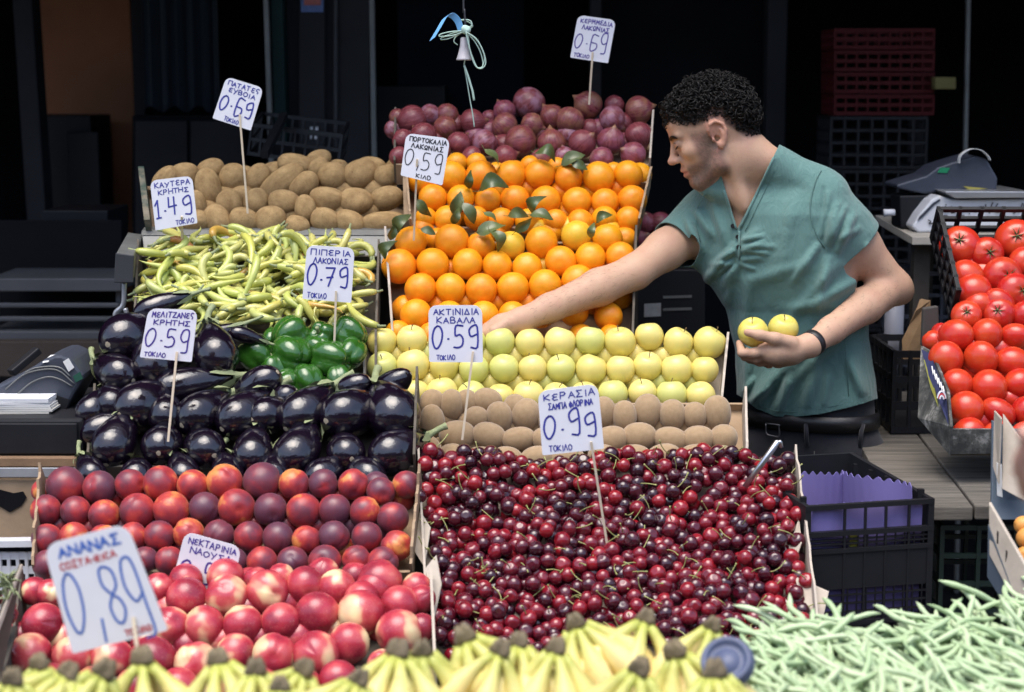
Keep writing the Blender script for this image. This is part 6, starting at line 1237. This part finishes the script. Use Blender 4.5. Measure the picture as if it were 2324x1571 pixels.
for k in range(6): m = MB(); a_, b_ = P(2118 + k * 5, 830 + k * 9, 3.90 - k * .02) - cb.location + Vector((-.005, -.009, 0)), P(2122 + k * 5, 852 + k * 9, 3.88 - k * .02) - cb.location + Vector((-.005, -.009, 0)); m.bar(a_, b_, .0022); m.build('print_ray', MAT['paper'], cb)
quadpanel('front_panel', [(2155, 1032, 3.72), (2330, 1030, 3.72), (2330, 975, 3.71), (2156, 974, 3.71)], (0, .012, 0), MAT['peeling'], cb); quadpanel('base', [(2157, 1028, 3.735), (2480, 1028, 3.735), (2480, 930, 4.0), (2110, 930, 4.0)], (0, 0, -.006), MAT['cardboard_dark'], cb)
# propped up board behind the carton's upper end
tag(extrude('board_offcut', [(2096, 700), (2130, 695), (2134, 790), (2092, 786)], 4.06, (0, .02, 0), plain('charcoal board', (.05, .045, .04), .8)), 'small charcoal board wedged between the tomato boxes', 'board')
# --- blue box and pale flaps with apricots at the right edge
MAT['slate_card'] = plain('slate blue carton', (.07, .095, .125), .7, .25, 8)
bx = empty('slate_box', P(2290, 1180, 3.40), 'slate blue cardboard box with pale flap below the tomatoes', 'box'); quadpanel('wall', [(2250, 1180, 3.38), (2400, 1180, 3.38), (2400, 1010, 3.40), (2252, 955, 3.46)], (0, .01, 0), MAT['slate_card'], bx)
quadpanel('flap', [(2253, 1060, 3.40), (2266, 1100, 3.36), (2272, 950, 3.38), (2256, 932, 3.45)], (.004, .006, 0), MAT['cardboard_pale'], bx); quadpanel('flap', [(2274, 1110, 3.37), (2330, 1140, 3.34), (2326, 1010, 3.38), (2276, 940, 3.42)], (.003, .008, 0), MAT['cardboard_pale'], bx)
quadpanel('sticker', [(2263, 1125, 3.374), (2276, 1130, 3.374), (2274, 1055, 3.374), (2262, 1050, 3.374)], (0, .002, 0), MAT['paper'], bx)
ax = empty('apricot_box', P(2290, 1330, 3.15), 'pale cardboard box with slits holding apricots at the edge', 'box'); quadpanel('wall', [(2245, 1260, 3.14), (2320, 1400, 3.0), (2330, 1290, 3.02), (2244, 1140, 3.18)], (.006, .006, 0), MAT['cardboard_pale'], ax); quadpanel('lower_wall', [(2240, 1310, 3.15), (2320, 1440, 3.02), (2320, 1400, 3.0), (2242, 1190, 3.16)], (.004, .008, 0), MAT['slate_card'], ax)
for x, y in ((2262, 1218), (2282, 1262)): quadpanel('slit', [(x, y + 16, 3.085), (x + 4, y + 18, 3.085), (x + 5, y - 10, 3.085), (x + 1, y - 14, 3.085)], (0, .002, 0), MAT['wall_dark'], ax)
quadpanel('base', [(2330, 1420, 3.05), (2480, 1420, 3.05), (2480, 1200, 3.3), (2330, 1200, 3.3)], (0, .004, -.006), MAT['cardboard'], ax)
for i, (x, y, r) in enumerate(((2322, 1192, 21), (2330, 1222, 24), (2328, 1264, 24), (2334, 1300, 24), (2362, 1240, 24), (2364, 1200, 22))): put('apricot', APRICOT, x, y, r, 3.12 + (1300 - y) * .0008, rrot(), '%s orange apricot from the top at the edge of the picture' % ORD[i], 'apricot', 'apricots at the edge')
# --- scale on its board
zs = lambda *q: [(1859 + a * .2536, 265.6 + b * .2536) for a, b in q]
sb = empty('scale_table', P(2100, 545, 4.7), 'pale wooden board carrying the market scale', 'table'); quadpanel('board', [(2070, 556, 4.62), (2420, 556, 4.62), (2420, 505, 5.2), (1985, 505, 5.2)], (0, 0, .02), plain('pale board', (.36, .33, .28), .8, .3, 12, .2), sb)
for x, Y in ((2090, 4.7), (2380, 4.7), (2100, 5.1)): a = P(x, 552, Y); MB().bar(Vector((a.x, Y, .001)) - sb.location, a - sb.location, .04).build('leg', MAT['wood_dark'], sb)
sl = empty('market_scale', P(2200, 525, 4.72), 'white market scale with black terminal and handwriting on its side', 'scale')
extrude('body', zs((830, 985), (890, 1040), (1060, 1030), (1900, 985), (1900, 735), (1200, 742), (1075, 700), (1000, 745), (900, 870)), 4.72, (0, .25, 0), MAT['white_plastic'], sl, .006)
extrude('weighing_plate', zs((1110, 665), (1215, 728), (1900, 722), (1900, 668)), 4.70, (0, .3, 0), plain('plate metal', (.5, .5, .5), .3, .15, 10, metal=.7), sl, .002)
extrude('terminal', zs((690, 605), (960, 525), (1060, 450), (1190, 405), (1400, 345), (1500, 375), (1600, 550), (1590, 655), (1100, 668), (940, 690), (700, 640)), 4.80, (0, .16, 0), MAT['navy_plastic'], sl, .006); extrude('column', zs((720, 705), (1000, 700), (900, 860), (860, 1010), (730, 995)), 4.80, (0, .12, 0), MAT['black_plastic'], sl, .004)
extrude('display', zs((1060, 500), (1085, 452), (1172, 456), (1145, 502)), 4.797, (0, .002, 0), plain('bright green display', (.02, .22, .10), .3, .1), sl, 0); extrude('slot_strip', zs((880, 930), (900, 890), (1020, 770), (1080, 735), (1085, 750), (1030, 790), (920, 905)), 4.717, (0, .002, 0), MAT['navy_plastic'], sl, 0)
extrude('label', zs((1290, 620), (1420, 632), (1510, 640), (1350, 655)), 4.797, (0, .002, 0), plain('yellow label', (.35, .30, .06), .6), sl, 0)
pp = [P(*k, 4.80) - sl.location for k in zs((1240, 412), (1250, 350), (1310, 300), (1370, 285), (1440, 300), (1495, 350), (1512, 385))]; pp = spline(pp, 4); v = []
for p in pp: v += [p, p + Vector((0, .045, .0))]
v = [Vector(k) + Vector((0, .02 if i % 2 == 0 else 0, 0)) for i, k in enumerate(v)]; v = [k - Vector((0, .045, 0)) for k in v]; sheet('paper_strip', (v, [(2 * i, 2 * i + 1, 2 * i + 3, 2 * i + 2) for i in range(len(pp) - 1)]), MAT['paper'], sl)
strokes = [[(1110, 835), (1130, 800), (1150, 835), (1120, 845), (1165, 842), (1185, 800), (1215, 850), (1180, 860)], [(1130, 785), (1140, 787)], [(1215, 850), (1250, 840), (1290, 838), (1310, 822), (1325, 838), (1345, 820), (1360, 836), (1380, 805), (1400, 830), (1385, 845)], [(1410, 835), (1440, 800), (1455, 825), (1425, 842)], [(1490, 780), (1492, 830)], [(1555, 765), (1520, 845), (1530, 862)], [(1600, 775), (1565, 830), (1590, 855), (1640, 845), (1655, 810), (1670, 840), (1690, 815), (1705, 838), (1725, 812), (1740, 840), (1760, 850), (1735, 865)], [(1770, 845), (1800, 835), (1820, 770)], [(1835, 775), (1832, 835)], [(1660, 880), (1670, 882)], [(1340, 865), (1350, 867)], [(975, 920), (1000, 935), (985, 955), (1050, 945)], [(1090, 890), (1140, 880), (1150, 895)], [(1230, 885), (1300, 880)]]
m = MB()
for s_ in strokes: m.tube(spline([P(*k, 4.716) - sl.location for k in zs(*s_)], 3) if len(s_) > 2 else [P(*k, 4.716) - sl.location for k in zs(*s_)], .0016, 4)
m.build('handwriting', INK['k'], sl)
kn = empty('cork_stopper', P(*zs((600, 860))[0], 4.75), 'small pale knob beside the column of the market scale', 'knob'); m = MB(); m.tube([Vector((-.006, 0, 0)), Vector((.022, 0, .002))], [.010, .008], 10); m.build('body', MAT['white_plastic'], kn, smooth=True)
# --- things between the man and the tomatoes
pi_ = MB(); a = P(2030, 700, 4.62); pi_.tube([Vector((a.x, 4.62, bz + .004)), Vector((a.x, 4.62, P(2030, 640, 4.62).z))], .024, 20); tag(pi_.build('grey_canister', plain('pale grey plastic', (.20, .21, .25), .5, .15, 8), None, Vector((a.x, 4.62, bz)), True), 'tall pale grey tube standing behind the elbow', 'tube')
tag(extrude('blue_packet', [(1985, 790), (2012, 788), (2014, 822), (1985, 822)], 4.58, (0, .04, 0), plain('blue packet', (.03, .08, .22), .5)), 'small blue packet beside the pale grey tube', 'packet')
bg = MB(); ring_ = [(2046, 812), (2050, 770), (2062, 740), (2078, 705), (2088, 680), (2108, 678), (2112, 720), (2104, 770), (2100, 812)]; r2 = random.Random(2); N = len(ring_)
for d in (0, .03, .06): bg.v += [tuple(P(x + r2.uniform(-4, 4), y + r2.uniform(-4, 4), 4.36 + d + r2.uniform(-.008, .008))) for x, y in ring_]
bg.f = [tuple(range(N - 1, -1, -1)), tuple(range(2 * N, 3 * N))] + [(l * N + i, l * N + (i + 1) % N, (l + 1) * N + (i + 1) % N, (l + 1) * N + i) for l in (0, 1) for i in range(N)]
tag(bg.build('paper_bag', plain('brown bag paper', (.30, .19, .10), .8, .3, 14, .4), None, P(2075, 812, 4.36)), 'crumpled brown paper bag standing in the black crate', 'bag')
c0 = P(2022, 972, 4.28); plastic_crate(Vector((c0.x, 4.28, bz + .003)), (.20, 0, 0), (0, .3, 0), (0, 0, P(2022, 800, 4.28).z - bz), 5, 5, 3, MAT['black_plastic'], 'small black crate on the bench holding the paper bag', bz=.016)
for i in range(3): c0 = P(2040, 640 - i * 2, 4.95); plastic_crate(Vector((c0.x, 4.95, bz + .19 * i + .003 - .25)), (.35, 0, 0), (0, .22, 0), (0, 0, .185), 6, 4, 3, MAT['navy_plastic'], 'navy crate stacked below the scale board, %s from the bottom' % ORD[i], 'navy crates below the scale')
# onions and a dark shelf behind the gap left of the man
for i, (x, y, r) in enumerate(((1497, 508, 27), (1466, 505, 25), (1455, 545, 27), (1500, 552, 29), (1472, 585, 28), (1522, 585, 28))): put('onion', ONIONS[i % 4], x, y, r, 4.95, rrot(), 'shaded onion %s in the dark gap between oranges and man' % ('one two three four five six'.split()[i]), 'onion', 'onions in the dark gap', (.25, .06, .10))
gb = empty('gap_shelf', P(1500, 720, 4.9), 'dark shelf box with white label behind the reaching arm', 'shelf'); extrude('body', [(1440, 900), (1440, 612), (1600, 612), (1600, 900)], 4.9, (0, .25, 0), MAT['black_plastic'], gb); extrude('label', [(1462, 720), (1462, 690), (1500, 688), (1500, 718)], 4.897, (0, .002, 0), plain('grey label', (.3, .3, .3), .6, .3, 60), gb, 0)
for y in (672, 700): extrude('strip', [(1505, y + 6), (1505, y), (1570, y - 2), (1570, y + 4)], 4.897, (0, .002, 0), MAT['grey_metal'], gb, 0)
# --- the string bundle hanging over the stall
zh = lambda *q: [P(796.8 + a * .3381, b * .3381, 4.0 + (c if (c := 0) else 0)) for a, b in q]
hb = empty('string_bundle', P(1057, 60, 4.0), 'tangle of pale green string with cup and blue ribbon hanging from a wire', 'string bundle'); HO = hb.location
MAT['string'] = plain('pale green string', (.42, .58, .50), .7, .15, 60); MAT['ribbon'] = plain('sky blue ribbon', (.16, .42, .75), .5, .12, 30)
def strand(name, pts, r, mat, y=0, n=6): m = MB(); m.tube(spline([q - HO + Vector((0, y, 0)) for q in zh(*pts)], 5), r, n); return m.build(name, mat, hb, smooth=True)
strand('wire', [(752, -1600), (754, -60), (760, 60), (768, 175)], .0022, MAT['dark_metal'])
for k, pts in enumerate(([(770, 215), (840, 262), (885, 340), (905, 420), (880, 460), (840, 448), (810, 380), (790, 290), (772, 215)], [(772, 212), (850, 280), (893, 370), (890, 430), (865, 462), (830, 430), (800, 340), (770, 215)], [(770, 215), (830, 280), (872, 360), (885, 440), (850, 455), (822, 400), (795, 320), (768, 215)], [(760, 210), (690, 212), (610, 228), (592, 245), (640, 245), (700, 235), (762, 212)], [(760, 208), (680, 225), (600, 262), (650, 262), (720, 232), (760, 215)], [(770, 185), (735, 160), (728, 140), (760, 132), (800, 140), (810, 170), (775, 195)], [(768, 190), (740, 175), (725, 150), (745, 136), (790, 150), (815, 175), (780, 205)], [(745, 215), (700, 250), (690, 280), (715, 302)], [(770, 210), (775, 280), (768, 340), (772, 400)], [(780, 210), (790, 290), (778, 350), (765, 405)], [(765, 395), (758, 440), (772, 520), (795, 660), (815, 770), (826, 855)])): strand('string', pts, .0013, MAT['string'], -.02 + .004 * k)
strand('frayed_end', [(760, 440), (785, 510), (800, 560), (815, 610), (826, 675)], .0024, MAT['string'], -.004); o = obj('knot', gmesh('knot', lumped(lump(300, .3, 300), lambda a, b: sph(.010, a, b)), MAT['string'], 14, 10), hb, zh((772, 200))[0] - HO + Vector((0, -.012, 0)))
pp = spline([q - HO for q in zh((738, 205), (715, 140), (672, 102), (632, 120), (590, 190), (545, 265))], 4); v = []
for i, p in enumerate(pp): d = Vector((.006, -.004, .004)); v += [p - d, p + d]
sheet('ribbon', (v, [(2 * i, 2 * i + 1, 2 * i + 3, 2 * i + 2) for i in range(len(pp) - 1)]), MAT['ribbon'], hb, .0006)
t = NT('milky plastic cup', .3); t.col((.60, .58, .62)); t.set(Transmission_Weight=.35); MAT['cup'] = t.m
cp, bt_ = zh((758, 250))[0] - HO, zh((758, 405))[0] - HO; hgt = (cp - bt_).length; o = obj('cup', mesh('cup', *disc_profile([(.0165, 0), (.0165, .003), (.0150, .005), (.0085, hgt * .62), (.0078, hgt * .95), (.0055, hgt)], 24), MAT['cup']), hb, bt_)
# --- a passer-by at the right edge: only the reaching hand enters the picture
F2 = np.array([-.22, .975, 0]); F2 /= np.linalg.norm(F2); L2_ = np.cross([0, 0, 1], F2); R2 = np.stack([L2_, F2, [0, 0, 1]], 1); B2 = np.array([1.04, 1.26, 0])
def w2(l, f, z): return B2 + L2_ * l + F2 * f + np.array([0, 0, z])
HM = np.stack([F2 * .97 - np.array([0, 0, .24]), L2_, np.array([0, 0, .97]) + F2 * .24], 1); HS = .0094; H0 = w2(0, .03, 1.535)
SHL, SHR = w2(.175, 0, 1.335), w2(-.175, 0, 1.335); ELL, WRL = w2(.30, .20, 1.14), pv(2450, 1100, 1.70); ELR, WRR = w2(-.24, -.02, 1.05), w2(-.22, .12, .83)
def trunk(b, o):
    b.ell(w2(0, 0, 1.20), (.185 + o, .115 + o, .24 + o), R2, .03); b.ell(w2(0, .01, .98), (.165 + o, .115 + o, .22 + o), R2, .04); b.cap(SHL, SHR, .055 + o, .055 + o, .05)
def low(b, o):
    b.ell(w2(0, 0, .90), (.172 + o, .122 + o, .15 + o), R2, .03)
    for q in (1, -1): b.chain([w2(q * .09, 0, .84), w2(q * .095, .01, .48), w2(q * .10, -.01, .10)], [.085 + o, .060 + o, .045 + o], .03)
def sleeves(b, o, f=.62):
    for a, e in ((SHL, ELL), (SHR, ELR)): b.cap(a, a + (e - a) * f, .052 + o, .047 + o, .03)
pb = Body(); trunk(pb, -.008); low(pb, -.008); sleeves(pb, 0, 1.0); pb.chain([w2(0, -.01, 1.30), hp(-2, 0, -3)], [.060, .054], .03); head(pb)
pb.chain([ELL, ELL * .6 + WRL * .4, WRL], [.039, .037, .026], .015); pb.chain([ELR, ELR * .6 + WRR * .4, WRR], [.039, .037, .026], .015)
pb.chain([WRL, pv(2405, 1075, 1.71), pv(2385, 1062, 1.715)], [.027, .028, .024], .012)
for i in range(4):
    a = pv(2390 + 4 * i, 1040 + 26 * i, 1.705 + .010 * i); b_ = pv(2335 - 3 * (i % 2) + 6 * i, 1022 + 28 * i, 1.705 + .010 * i); c_ = pv(2312 + 6 * i - 4 * (i == 1), 1048 + 24 * i, 1.72 + .010 * i); pb.chain([a, b_, c_], [.0105, .0098, .0082], .006)
pb.chain([pv(2430, 1060, 1.70), pv(2375, 1010, 1.695), pv(2328, 985, 1.695)], [.015, .012, .0095], .008)
pb.chain([WRR, WRR + np.array([0, .02, -.08])], [.028, .022], .012)
for i in range(4): a = WRR + F2 * (.03 - .018 * i) + np.array([0, .02, -.08]); pb.chain([a, a + np.array([.004, .012, -.04]), a + np.array([-.004, .016, -.07])], [.010, .009, .0075], .006)
a = WRR + F2 * .03 + np.array([0, .02, -.03]); pb.chain([a, a + F2 * .03 + np.array([0, 0, -.03]), a + F2 * .04 + np.array([0, 0, -.06])], [.012, .010, .008], .008)
for q in (1, -1): pb.cap(w2(q * .10, -.03, .045), w2(q * .11, .16, .035), .042, .034, .02)
Vh, Qh = nets(pb, (.40, .98, -.01), (1.45, 1.86, 1.76), .0045); Vh = relax(Vh, Qh, 2, .45); hn = empty('person', tuple(B2), 'passer-by at the edge reaching a bare hand in beside the tomatoes', 'person'); me = np_mesh('body', Vh - B2, Qh, MAT['skin'])
Lh = (Vh - H0) @ HM / HS; tn = np.tile(np.array([.56, .31, .24, 1], np.float32), (len(Vh), 1)); ca = me.color_attributes.new('tone', 'FLOAT_COLOR', 'POINT'); ca.data.foreach_set('color', tn.ravel()); obj('body', me, hn)
hr = Body(); hr.ell(hp(-1.2, 0, 4.8), np.array([10.4, 8.4, 9.2]) * HS, HM, .02); hr.ell(hp(-4.5, 0, .5), np.array([6.2, 7.2, 7.0]) * HS, HM, .02); hr.custom(lambda p: .0015 * np.sin(p[:, 0] * 700) * np.sin(p[:, 1] * 620) * np.sin(p[:, 2] * 240), H0, 1, .01, 'd')
Va, Qa = nets(hr, H0 - .16, H0 + .18, .004); Va, Ta = clip(Va, Qa, lambda p: (lambda l: l[:, 2] - np.interp(l[:, 0], [-9, -3, 0, 4, 8], [-5.5, -2.5, 2.5, 4.5, 8]))((p - H0) @ HM / HS)); obj('hair', np_mesh('hair', Va - B2, Ta, MAT['hair']), hn)
gs = Body(); trunk(gs, .006); sleeves(gs, .008, .7); Va, Qa = nets(gs, (.40, .98, .70), (1.45, 1.60, 1.46), .006)
def g_gs(p):
    k = np.minimum(p[:, 2] - .86, 1.415 - p[:, 2])
    for a, e in ((SHL, ELL), (SHR, ELR)): ax_ = (e - a) / np.linalg.norm(e - a); t_ = (p - a) @ ax_; nr = np.linalg.norm(p - a - t_[:, None] * ax_, axis=1) < .085; k = np.minimum(k, np.where(nr & (t_ > .05), .55 * np.linalg.norm(e - a) - t_, 1))
    return k
Va, Ta = clip(Va, Qa, g_gs); o = obj('t_shirt', np_mesh('t_shirt', Va - B2, Ta, plain('grey cotton', (.16, .17, .20), .9, .15, 12)), hn); o.modifiers.new('s', 'SOLIDIFY').thickness = .003
gs = Body(); low(gs, .006); Va, Qa = nets(gs, (.80, 1.0, .06), (1.30, 1.5, 1.06), .007); Va, Ta = clip(Va, Qa, lambda p: np.minimum(p[:, 2] - .09, .98 - p[:, 2])); obj('trousers', np_mesh('trousers', Va - B2, Ta, MAT['denim']), hn)
